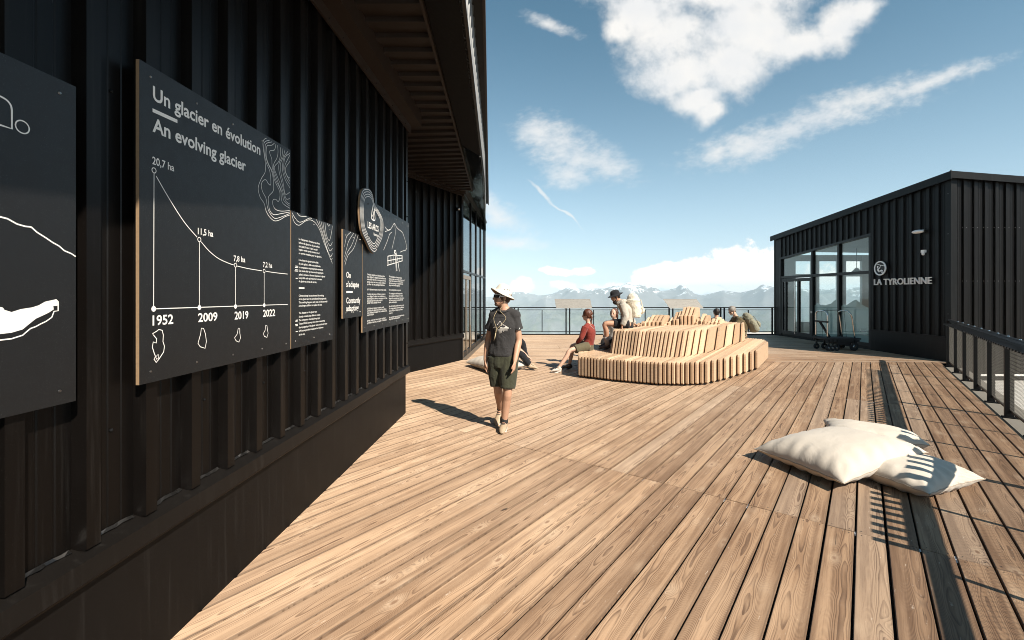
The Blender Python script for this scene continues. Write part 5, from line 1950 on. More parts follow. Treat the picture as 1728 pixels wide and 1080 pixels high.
class Body:
    """joints -> one continuous skin, and lofts for clothes that follow it"""
    def __init__(self, J):
        self.J = {k: Vector(v) for k, v in J.items() if k not in ('head', 'face', 'up')}
        j = self.J
        self.H = Head(J['head'], J['face'], J.get('up', (0, 0, 1)))
        self.side = (j['shL'] - j['shR']).normalized()
        self.hside = (j['hipL'] - j['hipR']).normalized()

    def torso_pts(self):
        j = self.J
        hip = (j['hipL'] + j['hipR']) / 2
        sh = (j['shL'] + j['shR']) / 2
        ax = (sh - hip)
        fwd = self.side.cross(Vector((0, 0, 1)))
        bow = j.get('bow', Vector((0, 0, 0)))
        return [hip - ax.normalized() * 0.06, hip + ax * 0.12, hip + ax * 0.40 + bow, hip + ax * 0.72 + bow, hip + ax * 0.97, sh + ax.normalized() * 0.055]

    def torso(self, mb, g=0.0, k=1.0, top=True, low=0, shw=None, hem=0.0):
        P = self.torso_pts()
        j = self.J
        sw = (j['shL'] - j['shR']).length / 2
        rad = [0.128 * k + g, 0.158 * k + g, 0.138 * k + g, 0.162 * k + g, (shw or sw * 0.93) + g * 0.6, 0.075 + g * 0.4]
        el = [(1, 0.78), (1, 0.74), (1, 0.74), (1, 0.72), (1, 0.54), (1, 0.85)]
        n = len(P) if top else len(P) - 1
        C = smooth_curve(P[:n], 4)
        x = np.linspace(0, n - 1, len(C))
        keep = [i for i in range(len(C)) if x[i] >= low - 1e-6]
        C = [C[i] for i in keep]; x = x[keep]
        r = np.interp(x, range(6), rad)
        if low > 0:
            r = r + hem * np.clip(1.6 - x, 0, 1)
        e = [(1.0, float(np.interp(q, range(6), [b for _, b in el]))) for q in x]
        mb.tube(C, list(r), 22, ell=e, side=self.side, round_caps=(low <= 0))
        mid_ = (j['shL'] + j['shR']) / 2
        up_ = (mid_ - (j['hipL'] + j['hipR']) / 2).normalized()
        for q in 'LR':
            a_ = j['sh' + q]
            mb.tube([mid_ + up_ * 0.045, mid_.lerp(a_, 0.45) + up_ * 0.022, mid_.lerp(a_, 0.86) - up_ * 0.006], [0.050 * k + g * 0.5, 0.052 * k + g * 0.6, 0.050 * k + g * 0.8], 12, round_caps=True)

    def arm(self, mb, s, g=0.0, upto=1.0, hand=None, k=1.0):
        j = self.J
        a, b, c = j['sh' + s], j['el' + s], j['wr' + s]
        if upto < 1.0:
            q = a.lerp(b, upto)
            a2 = a.lerp((j['shL'] + j['shR']) / 2, 0.14) - Vector((0, 0, 0.022))
            mb.tube([a2, a2.lerp(q, 0.4), q], [0.050 * k + g, 0.054 * k + g, 0.054 * k + g * 1.4], 14)
            return
        a = a.lerp((j['shL'] + j['shR']) / 2, 0.12) - Vector((0, 0, 0.02))
        mb.tube(smooth_curve([a, mids(a, b), b, mids(b, c, 0.35), c], 4), list(np.interp(np.linspace(0, 4, 17), range(5), [0.052 * k + g, 0.050 * k + g, 0.040 * k + g, 0.042 * k + g, 0.027 * k + g])), 14, round_caps=True)

    def leg(self, mb, s, g=0.0, k=1.0):
        j = self.J
        a, b, c = j['hip' + s], j['kn' + s], j['an' + s]
        back = (mids(a, c) - b)
        back = back.normalized() * 0.012 if back.length > 1e-4 else Vector((0, 0, 0))
        mb.tube(smooth_curve([a, mids(a, b), b, mids(b, c, 0.33) + back, c], 4), list(np.interp(np.linspace(0, 4, 17), range(5), [0.088 * k + g, 0.076 * k + g, 0.055 * k + g, 0.058 * k + g, 0.037 * k + g])), 14, round_caps=True)
        f = j['toe' + s]
        mb.tube([c, c.lerp(f, 0.5) - Vector((0, 0, 0.01)), f], [0.036 * k, 0.032 * k, 0.022 * k], 10, round_caps=True)

    def skin(self, parent, mat, hands=None, voxel=0.012, k=1.0):
        mb = MB()
        self.torso(mb, -0.012, k)
        for s in 'LR':
            self.arm(mb, s, k=k); self.leg(mb, s, k=k)
            h = (hands or {}).get(s)
            if h:
                add_hand(mb, self.J['wr' + s], *h)
        add_head(mb, self.H, (self.J['shL'] + self.J['shR']) / 2 + Vector((0, 0, 0.03)))
        return organic(mb, 'body', mat, parent, voxel, 3)

    def shirt(self, parent, name, mat, g=0.016, sleeve=0.55, voxel=0.011, folds=(0.006, (7, 7, 3), 0), k=1.0, low=0.75, hem=0.016):
        mb = MB()
        self.torso(mb, g, k, low=low, hem=hem)
        for s in 'LR':
            q = self.J['sh' + s]; q = q.lerp((self.J['shL'] + self.J['shR']) / 2, 0.10)
            mb.ball(q - Vector((0, 0, 0.016)), 0.054 * k + g + 0.002, None, 14, 10)
            if sleeve < 1:
                self.arm(mb, s, g, sleeve, k=k)
            else:
                j = self.J
                a, b, c = j['sh' + s], j['el' + s], j['wr' + s]
                mb.tube(smooth_curve([a, mids(a, b), b, mids(b, c, 0.4), b.lerp(c, 0.94)], 4), list(np.interp(np.linspace(0, 4, 17), range(5), [0.062 + g, 0.054 + g, 0.046 + g, 0.043 + g, 0.032 + g])), 14)
        return organic(mb, name, mat, parent, voxel, 4, folds)

    def shorts(self, parent, name, mat, upto=0.9, g=0.03, voxel=0.011, folds=(0.006, (8, 8, 3), 5), k=1.0, flare=1.0):
        mb = MB()
        j = self.J
        hip = (j['hipL'] + j['hipR']) / 2
        P = self.torso_pts()
        mb.tube([P[0] - (P[1] - P[0]).normalized() * 0.06, P[0], P[1], P[1].lerp(P[2], 0.12)], [0.135 * k + g * 0.6, 0.152 * k + g * 0.4, 0.154 * k + g * 0.25, 0.140 * k + g * 0.1], 20, ell=[(1, .8)] * 4, side=self.side)
        mb.ball(P[0] - (P[1] - P[0]).normalized() * 0.02, (0.10 * k, 0.095 * k, 0.075 * k), None, 14, 10)
        for s in 'LR':
            a, b, c = j['hip' + s], j['kn' + s], j['an' + s]
            if upto <= 1.0:
                q = a.lerp(b, upto)
                mb.tube([a + (a - b).normalized() * 0.03, a, a.lerp(q, 0.5), q], [0.085 * k + g, 0.09 * k + g, 0.082 * k + g, 0.070 * k + g * 1.15 * flare], 16)
            else:
                mb.tube(smooth_curve([a, mids(a, b), b, mids(b, c), b.lerp(c, 0.93)], 4), list(np.interp(np.linspace(0, 4, 17), range(5), [0.092 * k + g, 0.082 * k + g, 0.062 * k + g, 0.058 * k + g, 0.048 * k + g])), 14)
        return organic(mb, name, mat, parent, voxel, 4, folds)


def shoe(parent, ankle, toe, mat, sole, size=1.0, collar=None, sink=0.0):
    a, t = Vector(ankle), Vector(toe)
    d = (t - a); up = Vector((0, 0, 1))
    d2 = d.normalized()
    s = d2.cross(up)
    s = s.normalized() if s.length > 1e-3 else Vector((1, 0, 0))
    n = s.cross(d2)
    heel = a - d2 * 0.045 * size - up * 0.045
    mb = MB()
    mb.tube([heel, a.lerp(t, 0.15) - n * 0.03, a.lerp(t, 0.55) - n * 0.012, a.lerp(t, 0.9), t + d2 * 0.035 * size], [0.036 * size, 0.046 * size, 0.045 * size, 0.044 * size, 0.030 * size], 14, ell=[(1, 1), (1, 1.05), (1.02, 0.9), (1.05, 0.68), (1, 0.6)], side=s, round_caps=True)
    mb.tube([a - n * 0.03, a + up * 0.03], [0.048 * size, 0.045 * size], 12)
    ob = organic(mb, 'shoe', mat, parent, 0.008, 2)
    mb = MB()
    prof = [(-0.055, 0.030), (-0.03, 0.040), (0.03, 0.036), (0.10, 0.046), (0.16, 0.046), (0.20, 0.036), (0.222, 0.016)]
    L = (t - a).length + 0.05
    k = L / 0.20
    base = a - n * (0.075 * size)
    # the sole lies in the plane of heel and toe
    org = Vector((heel.x, heel.y, heel.z))
    pts = [heel - n * 0.040 + d2 * ((x + 0.055) * k) + s * y * size for x, y in prof] + [heel - n * 0.040 + d2 * ((x + 0.055) * k) - s * y * size for x, y in reversed(prof)]
    mb.prism(pts, n * 0.024)
    mb.build('sole', sole, ob)
    if collar:
        mb = MB()
        mb.tube([a - n * 0.005, a + up * 0.045, a + up * 0.075], [0.050 * size, 0.050 * size, 0.046 * size], 12)
        mb.build('ankle_collar', collar, ob)
    # laces
    mb = MB()
    for q in (0.22, 0.36, 0.5):
        c = a.lerp(t, q) + n * (0.030 - 0.02 * q)
        mb.tube([c - s * 0.026, c + n * 0.008, c + s * 0.026], 0.0045, 6)
    mb.build('laces', M['rubber'], ob)
    return ob


def lathe(mb, prof, o, ax, ref, seg=32, wav=None):
    """prof: (radius along ref, radius across, height)"""
    ax = Vector(ax).normalized()
    r1 = Vector(ref); r1 = (r1 - ax * r1.dot(ax)).normalized()
    r2 = ax.cross(r1)
    vs = []
    for a_, b_, h in prof:
        for k in range(seg):
            q = 2 * math.pi * k / seg
            z = h + (wav(q, a_) if wav else 0)
            vs.append(Vector(o) + r1 * math.cos(q) * a_ + r2 * math.sin(q) * b_ + ax * z)
    fs = []
    for i in range(len(prof) - 1):
        for k in range(seg):
            k2 = (k + 1) % seg
            fs.append((i * seg + k, i * seg + k2, (i + 1) * seg + k2, (i + 1) * seg + k))
    fs.append(tuple((len(prof) - 1) * seg + k for k in range(seg)))
    mb.add(vs, fs)


def hat(parent, H, mat, under, tilt=0.0, brim=0.055, crown=0.105, droop=-0.01, name='hat', wavy=0.006):
    ax = H.u * math.cos(tilt) - H.f * math.sin(tilt)
    o = H.p(-0.012, 0, 0.050)
    wv = lambda q, a: wavy * math.cos(2 * q + 0.5) * max(0, (a - 0.11) / 0.05)
    mb = MB()
    R1, R2 = 0.110, 0.090
    lathe(mb, [(R1 + brim, R2 + brim, droop), (R1 + brim + 0.003, R2 + brim + 0.003, droop + 0.005), (R1 + brim * 0.5, R2 + brim * 0.5, droop * 0.4 + 0.008), (R1 + 0.003, R2 + 0.003, 0.010), (R1 + 0.001, R2 + 0.001, 0.018),
               (R1 - 0.004, R2 - 0.004, crown * 0.45), (R1 - 0.014, R2 - 0.012, crown * 0.68), (R1 - 0.034, R2 - 0.028, crown * 0.86), (R1 - 0.062, R2 - 0.050, crown * 0.96), (R1 - 0.092, R2 - 0.075, crown)], o, ax, H.f, 36, wv)
    hb = mb.build(name, mat, parent, smooth=True)
    mb = MB()
    lathe(mb, [(R1 + brim - 0.001, R2 + brim - 0.001, droop - 0.0015), (R1 + brim * 0.5, R2 + brim * 0.5, droop * 0.4 + 0.003), (R1 - 0.006, R2 - 0.006, 0.004), (R1 - 0.02, R2 - 0.02, 0.012)], o, ax, H.f, 36, wv)
    mb.build('brim_underside', under, hb, smooth=True)
    return hb


def hair_cap(parent, H, mat, back=0.0, full=False, name='hair', g=0.012):
    mb = MB()
    Mh = H.M()
    mb.ball(H.p(-0.022 - back, 0, 0.040), (0.100 + g * 0.4, 0.078 + g, 0.088 + g), Mh, 20, 14)
    mb.ball(H.p(-0.055, 0, -0.010), (0.055, 0.070 + g * 0.5, 0.065), Mh, 16, 12)
    return organic(mb, name, mat, parent, 0.008, 1, (0.006, (40, 40, 25), 2))


def beard(parent, H, mat, ln=0.0):
    mb = MB()
    Mh = H.M()
    mb.ball(H.p(0.044, 0, -0.090 - ln * 0.5), (0.046, 0.046, 0.028 + ln * 0.5), Mh, 14, 10)
    for b in (-1, 1):
        mb.tube([H.p(0.0, 0.066 * b, -0.02), H.p(0.02, 0.062 * b, -0.065), H.p(0.055, 0.040 * b, -0.095)], [0.010, 0.012, 0.014], 10, round_caps=True)
        mb.tube([H.p(0.094, 0.0, -0.042), H.p(0.084, 0.026 * b, -0.050), H.p(0.072, 0.036 * b, -0.075)], [0.006, 0.006, 0.008], 8, round_caps=True)
    return organic(mb, 'beard', mat, parent, 0.006, 1, (0.003, (60, 60, 40), 8))


def backpack(parent_label, loc, ax_up, ax_back, mat, w, h, d, name='backpack', straps=(), group=None, seed=1):
    """soft bag with lid, pocket and straps; ax_back points away from the wearer"""
    up = Vector(ax_up).normalized(); bk = Vector(ax_back); bk = (bk - up * bk.dot(up)).normalized()
    s = bk.cross(up)
    o = Vector(loc)
    t = thing(name, o, parent_label, 'backpack', group)
    P = lambda a, b, c: o + s * a + bk * b + up * c
    mb = MB()
    rows = [(-0.46, 0.80), (-0.42, 0.94), (-0.3, 1.02), (0.0, 1.03), (0.3, 0.98), (0.40, 0.88), (0.46, 0.7)]
    mb.tube([P(0, d * (0.5 + 0.06 * math.cos(q * 5)), h * q) for q, _ in rows], [w / 2 * k for _, k in rows], 20, ell=[(1, d / w * 1.05)] * 7, side=s)
    mb.ball(P(0, d * 0.98, -h * 0.14), (w * 0.33, w * 0.33, h * 0.22), None, 12, 8)
    ob = organic(mb, 'bag', mat, t, 0.010, 3, (0.007, (13, 13, 13), seed))
    mb = MB()
    mb.tube([P(0, d * 0.45, h * 0.36), P(0, d * 0.5, h * 0.43), P(0, d * 0.5, h * 0.49)], [w * 0.5, w * 0.52, w * 0.42], 18, ell=[(1, d / w * 1.15)] * 3, side=s, round_caps=True)
    organic(mb, 'lid', mat, t, 0.010, 3, (0.008, (14, 14, 14), seed + 3))
    mb = MB()
    for a in (-0.32, 0.32):
        mb.tube([P(w * a, d * 1.02, h * 0.42), P(w * a, d * 1.10, h * 0.1), P(w * a, d * 1.06, -h * 0.32)], [0.010, 0.010, 0.010], 8)
    mb.build('buckle_strap', mat, t)
    for pts in straps:
        mb = MB()
        C = smooth_curve(pts, 5)
        mb.tube(C, 0.021, 10, ell=[(1, 0.34)] * len(C), side=tuple(s))
        mb.build('shoulder_strap', mat, t, smooth=True)
    return t


def project(mb, ob, polys, origin, right, up, direction, off=0.003):
    """flat print shapes laid onto a garment"""
    me = ob.data
    base = parent_world(ob)
    bv = BVHTree.FromPolygons([v.co + base for v in me.vertices], [p.vertices for p in me.polygons])
    for poly in polys:
        vs = []
        for x, y in poly:
            a = Vector(origin) + Vector(right) * x + Vector(up) * y
            hit = bv.ray_cast(a - Vector(direction) * 0.6, Vector(direction))
            vs.append((hit[0] if hit[0] is not None else a) - Vector(direction) * off)
        mb.add(vs, [tuple(range(len(vs)))])


def strip_polys(pts, w, n=3):
    out = []
    C = []
    for (a, b), (c, d) in zip(pts, pts[1:]):
        for k in range(n):
            C.append((a + (c - a) * k / n, b + (d - b) * k / n))
    C.append(pts[-1])
    for (a, b), (c, d) in zip(C, C[1:]):
        l = math.hypot(c - a, d - b) or 1
        nx, ny = -(d - b) / l * w / 2, (c - a) / l * w / 2
        out.append([(a + nx, b + ny), (a - nx, b - ny), (c - nx, d - ny), (c + nx, d + ny)])
    return out


def walking_man():
    t = thing('person', (-0.12, 5.7, 0), 'person walking in cream sun hat, dark tee and olive shorts, head turned left', 'person')
    J = dict(hipL=(-0.035, 5.69, 0.90), hipR=(-0.205, 5.75, 0.90), shL=(0.058, 5.66, 1.445), shR=(-0.245, 5.77, 1.445), bow=(0.0, -0.02, 0),
             elL=(0.085, 5.66, 1.125), wrL=(0.035, 5.53, 0.885), elR=(-0.305, 5.83, 1.11), wrR=(-0.335, 5.76, 0.865),
             knL=(-0.055, 5.615, 0.49), anL=(-0.100, 5.69, 0.092), toeL=(-0.118, 5.535, 0.040),
             knR=(-0.178, 5.76, 0.50), anR=(-0.150, 6.03, 0.170), toeR=(-0.190, 5.89, 0.042),
             head=(-0.128, 5.70, 1.655), face=(-0.93, -0.36, 0.06), up=(0.10, 0.03, 1))
    b = Body(J)
    b.skin(t, M['skin'], {'L': ((-0.12, -0.25, -1), (-0.9, 0.25, 0), (-0.25, -1, -0.1), 0.30), 'R': ((-0.02, -0.1, -1), (0.95, 0.1, 0), (-0.1, -1, 0), 0.30)}, 0.0062)
    tee = b.shirt(t, 't_shirt', M['tee'], 0.016, 0.60, 0.009, (0.010, (9, 9, 4), 3), low=0.6, hem=0.020)
    sh = b.shorts(t, 'shorts', M['olive'], 0.90, 0.030, 0.009, (0.008, (10, 10, 4), 5), flare=0.75)
    # print on the chest and the small mark on the sleeve
    right, upv, d = Vector((0.94, -0.34, 0)), Vector((0, 0, 1)), Vector((0.34, 0.94, 0))
    o = Vector((-0.155, 5.55, 1.275))
    polys = [[(-0.115, 0.0), (-0.05, 0.005), (-0.06, 0.035)], [(-0.075, 0.002), (0.0, 0.002), (-0.010, 0.095), (-0.04, 0.05)], [(0.0, 0.002), (0.05, 0.002), (0.02, 0.06), (-0.006, 0.095)], [(0.05, 0.002), (0.13, 0.0), (0.09, 0.022), (0.03, 0.055)]]
    rr = random.Random(4)
    for k in range(15):
        x = -0.075 + 0.011 * k
        ln = 0.016 + 0.045 * rr.random() * (1 - abs(x) / 0.14)
        polys.append([(x, -0.006), (x + 0.0075, -0.006), (x + 0.0055, -0.006 - ln), (x + 0.002, -0.006 - ln)])
    mb = MB()
    project(mb, tee, polys, o, right, upv, d)
    mb.build('chest_print', M['white_cl'], tee)
    mb = MB()
    project(mb, tee, [[(-0.02, -0.015), (-0.006, -0.015), (-0.004, 0.004), (-0.010, 0.012)], [(-0.004, -0.002), (0.004, -0.012), (0.018, -0.016), (0.004, 0.016)]], Vector((0.100, 5.6, 1.275)), Vector((0.96, -0.25, 0)), upv, Vector((-0.1, 0.99, 0)))
    mb.build('sleeve_mark', M['print'], tee)
    mb = MB()
    C = smooth_curve([b.H.p(-0.03, 0, -0.12) + V(0.085, 0.01, -0.025), (-0.03, 5.655, 1.500), (-0.10, 5.628, 1.475), (-0.16, 5.66, 1.485), (-0.19, 5.74, 1.515), (-0.13, 5.80, 1.545)], 5, True)
    mb.tube(C + [C[0]], 0.010, 8, caps=False)
    mb.build('collar', M['tee'], tee, smooth=True)
    H = b.H
    hair_cap(t, H, M['hair_b'])
    beard(t, H, M['beard'])
    hb = hat(t, H, M['hat_c'], M['hat_u'], 0.40, 0.054, 0.122, -0.022, 'sun_hat', 0.012)
    mb = MB()
    for q in (-0.35, 0.0, 0.3):
        c = H.p(-0.012, 0, 0.05) + (H.u * math.cos(.42) - H.f * math.sin(.42)) * 0.055
        mb.ball(c + H.s * 0.088 * math.cos(q) + H.f * (0.108 * math.sin(q)), 0.006, None, 8, 6)
    mb.build('eyelet', M['rubber'], hb)
    # wraparound sunglasses
    mb = MB()
    A = [H.p(0.045, 0.078, 0.012), H.p(0.080, 0.058, 0.010), H.p(0.097, 0.024, 0.009), H.p(0.100, 0.0, 0.010), H.p(0.097, -0.024, 0.009), H.p(0.080, -0.058, 0.010), H.p(0.045, -0.078, 0.012)]
    mb.tube(A, 0.021, 12, ell=[(0.26, 1.0)] * 7, side=None)
    mb2 = MB()
    n = len(A)
    vs = []
    for p in A:
        for z in (0.019, 0.008, -0.006, -0.014):
            vs.append(p + H.u * z + (p - H.p(0, 0, 0.01)).normalized() * (0.004 - abs(z) * 0.1))
    mb2.add(vs, [(4 * i + q, 4 * i + q + 1, 4 * i + q + 5, 4 * i + q + 4) for i in range(n - 1) for q in range(3)])
    gl = mb2.build('sunglasses', M['lens'], t, smooth=True)
    mb = MB()
    mb.tube([p + H.u * 0.022 + (p - H.c).normalized() * 0.002 for p in A], 0.0035, 6)
    for bs in (-1, 1):
        mb.bar(H.p(0.045, 0.080 * bs, 0.016), H.p(-0.025, 0.086 * bs, 0.014), 0.005, 0.013)
        mb.tube([H.p(0.05, 0.079 * bs, 0.03), H.p(0.058, 0.077 * bs, -0.008)], 0.005, 6)
    mb.build('frame', M['white_pl'], gl)
    # cord hanging from the hat
    mb = MB()
    for bs, mid in ((1, V(-0.075, 5.585, 1.40)), (-1, V(-0.225, 5.60, 1.40))):
        mb.tube(smooth_curve([H.p(-0.01, 0.092 * bs, 0.02), H.p(0.0, 0.085 * bs, -0.08), H.p(0.03, 0.05 * bs, -0.16) + V(0, -0.045, 0), mid, V(-0.185, 5.545, 1.27), V(-0.20, 5.55, 1.22)], 5), 0.0024, 6)
    mb.tube([V(-0.20, 5.55, 1.22), V(-0.212, 5.565, 1.15)], 0.007, 6)
    mb.tube([V(-0.198, 5.55, 1.22), V(-0.222, 5.555, 1.13)], 0.0035, 6)
    mb.build('hat_cord', M['cord'], t, smooth=True)
    shoe(t, J['anL'], J['toeL'], M['shoe_t'], M['white_cl'], 1.0, M['rubber'])
    shoe(t, J['anR'], J['toeR'], M['shoe_t'], M['white_cl'], 1.0, M['rubber'])
    mb = MB()
    mb.tube([V(-0.035, 5.545, 0.928), V(0.03, 5.53, 0.86)], 0.003, 6)
    return t


def maroon_woman():
    t = thing('person', (1.7, 10.1, 0.45), 'person seated on the bench corner in maroon long sleeves and khaki shorts, seen from behind', 'person')
    J = dict(hipL=(1.66, 10.03, 0.545), hipR=(1.74, 10.24, 0.545), shL=(1.60, 9.95, 0.985), shR=(1.80, 10.23, 0.985), bow=(0.035, -0.02, 0),
             elL=(1.515, 9.93, 0.745), wrL=(1.44, 10.06, 0.62), elR=(1.70, 10.38, 0.75), wrR=(1.50, 10.30, 0.62),
             knL=(1.26, 9.90, 0.47), anL=(1.01, 9.83, 0.105), toeL=(0.88, 9.82, 0.045),
             knR=(1.36, 10.28, 0.52), anR=(1.30, 10.28, 0.10), toeR=(1.17, 10.27, 0.045),
             head=(1.66, 10.10, 1.225), face=(-0.85, 0.55, -0.05))
    b = Body(J)
    b.skin(t, M['skin_p'], {'L': ((-0.5, 0.6, -0.5), (0.3, 0.1, -1), (0.5, 0.4, 0.1), 0.4), 'R': ((-0.7, -0.3, -0.4), (0.2, 0, -1), (-0.2, -1, 0), 0.4)}, 0.010, 0.88)
    top = b.shirt(t, 'long_sleeved_top', M['maroon'], 0.012, 1.0, 0.010, (0.007, (11, 11, 7), 9), 0.86)
    b.shorts(t, 'shorts', M['khaki'], 0.72, 0.026, 0.010, (0.005, (10, 10, 6), 2), 0.9)
    mb = MB()
    right, d = Vector((0.82, 0.57, 0)), Vector((-0.57, 0.82, 0))
    project(mb, top, strip_polys([(-0.05, 0.09), (0.0, 0.06), (0.05, 0.0)], 0.010), Vector((1.72, 10.06, 0.92)), right, Vector((0, 0, 1)), d)
    mb.build('print_stripe', M['sock'], top)
    H = b.H
    hair_cap(t, H, M['hair_r'], 0.004, False, 'hair', 0.020)
    mb = MB()
    mb.ball(H.p(-0.105, 0, 0.035), (0.042, 0.045, 0.042), H.M(), 12, 8)
    pts = [H.p(-0.10, 0, 0.02), H.p(-0.115, 0.01, -0.05), H.p(-0.105, 0.0, -0.12), H.p(-0.10, 0.01, -0.18)]
    mb.tube(smooth_curve(pts, 4), list(np.linspace(0.030, 0.012, 13)), 10, round_caps=True)
    organic(mb, 'braid', M['hair_r'], t, 0.007, 1, (0.008, (45, 45, 45), 4))
    shoe(t, J['anL'], J['toeL'], M['shoe_w'], M['white_cl'], 0.9)
    shoe(t, J['anR'], J['toeR'], M['shoe_d'], M['rubber'], 0.9)


def hoodie_man():
    t = thing('person', (2.5, 10.2, 0.93), 'person in pale grey hoodie, black bucket hat and black shorts perched on the backrest', 'person')
    J = dict(hipL=(2.56, 10.08, 1.035), hipR=(2.58, 10.30, 1.035), shL=(2.45, 10.02, 1.465), shR=(2.47, 10.38, 1.465), bow=(0.06, 0, 0),
             elL=(2.49, 9.93, 1.205), wrL=(2.40, 9.92, 1.005), elR=(2.68, 10.50, 1.22), wrR=(2.82, 10.50, 1.01),
             knL=(2.07, 10.10, 1.035), anL=(2.14, 10.22, 0.555), toeL=(2.00, 10.22, 0.495),
             knR=(2.13, 10.42, 1.02), anR=(2.22, 10.62, 0.555), toeR=(2.08, 10.62, 0.495),
             head=(2.315, 10.20, 1.635), face=(-0.96, -0.12, -0.28))
    b = Body(J)
    b.skin(t, M['skin'], {'L': ((-0.25, -0.1, -0.9), (0.9, 0, -0.3), (0, -1, 0), 0.3), 'R': ((0.8, 0.1, -0.35), (0, 0, -1), (0, -1, 0), 0.2)}, 0.010)
    b.shirt(t, 'hoodie', M['hoodie'], 0.026, 1.0, 0.011, (0.010, (9, 9, 6), 7))
    mb = MB()
    H = b.H
    mb.tube(smooth_curve([V(2.36, 10.10, 1.49), V(2.46, 10.06, 1.535), V(2.53, 10.2, 1.54), V(2.47, 10.34, 1.535), V(2.37, 10.30, 1.49)], 4), 0.048, 10, round_caps=True)
    organic(mb, 'hood', M['hoodie'], t, 0.011, 3, (0.008, (12, 12, 12), 3))
    b.shorts(t, 'shorts', M['black_cl'], 0.62, 0.026, 0.011)
    mb = MB()
    for s in 'LR':
        a, k = Vector(J['an' + s]), Vector(J['kn' + s])
        mb.tube([a, a.lerp(k, 0.2), a.lerp(k, 0.42)], [0.047, 0.056, 0.065], 14)
        mb.build('sock', M['sock'], t, smooth=True)
        mb = MB()
        shoe(t, J['an' + s], J['toe' + s], M['shoe_d'], M['rubber'], 1.0)
    hair_cap(t, H, M['hair_d'])
    beard(t, H, M['hair_d'], 0.05)
    hat(t, H, M['black_cl'], M['black_cl'], -0.05, 0.062, 0.110, -0.022, 'bucket_hat')
    backpack('cream canvas backpack worn by the hoodie wearer on the backrest', (2.60, 10.2, 1.36), (-0.12, 0, 1), (1, 0.06, 0), M['pack_c'], 0.34, 0.44, 0.27,
             straps=[[(2.60, 10.08, 1.54), (2.45, 10.06, 1.53), (2.345, 10.09, 1.42), (2.37, 10.02, 1.25), (2.58, 10.06, 1.14)]], group='backpacks worn on the bench', seed=6)


def hidden_woman():
    t = thing('person', (2.62, 11.6, 0.45), 'person with auburn hair smiling beyond the hoodie wearer, only the face showing', 'person')
    J = dict(hipL=(2.55, 11.72, 0.545), hipR=(2.72, 11.60, 0.545), shL=(2.50, 11.75, 0.97), shR=(2.76, 11.58, 0.97), bow=(0, 0, 0),
             elL=(2.42, 11.80, 0.72), wrL=(2.36, 11.62, 0.60), elR=(2.80, 11.50, 0.72), wrR=(2.62, 11.40, 0.60),
             knL=(2.30, 11.42, 0.52), anL=(2.22, 11.36, 0.12), toeL=(2.12, 11.26, 0.05),
             knR=(2.42, 11.30, 0.54), anR=(2.20, 11.62, 0.12), toeR=(2.10, 11.52, 0.05),
             head=(2.60, 11.62, 1.205), face=(-0.62, -0.75, 0.0))
    b = Body(J)
    b.skin(t, M['skin_p'], None, 0.010, 0.88)
    b.shirt(t, 'top', M['white_cl'], 0.012, 1.0, 0.012, None, 0.86)
    b.shorts(t, 'trousers', M['black_cl'], 2.0, 0.012, 0.012, None, 0.9)
    H = b.H
    mb = MB()
    mb.ball(H.p(-0.035, 0, 0.045), (0.098, 0.090, 0.088), H.M(), 18, 12)
    for bs in (-1, 1):
        mb.tube([H.p(-0.01, 0.082 * bs, 0.05), H.p(-0.012, 0.088 * bs, -0.03), H.p(-0.02, 0.075 * bs, -0.10)], [0.022, 0.022, 0.016], 10, round_caps=True)
    organic(mb, 'hair', M['hair_r'], t, 0.008, 1, (0.005, (40, 40, 25), 2))
    mb = MB()
    for bs in (-1, 1):
        mb.ball(H.p(0.083, 0.031 * bs, 0.004), (0.010, 0.013, 0.009), H.M(), 10, 8)
    mb.build('eyes', M['hair_d'], t, smooth=True)
    mb = MB()
    mb.tube([H.p(0.082, 0.024, -0.050), H.p(0.097, 0, -0.058), H.p(0.082, -0.024, -0.050)], 0.006, 8, round_caps=True)
    mb.build('smile', M['white_cl'], t, smooth=True)
    for s in 'LR':
        shoe(t, J['an' + s], J['toe' + s], M['shoe_d'], M['rubber'], 0.9)


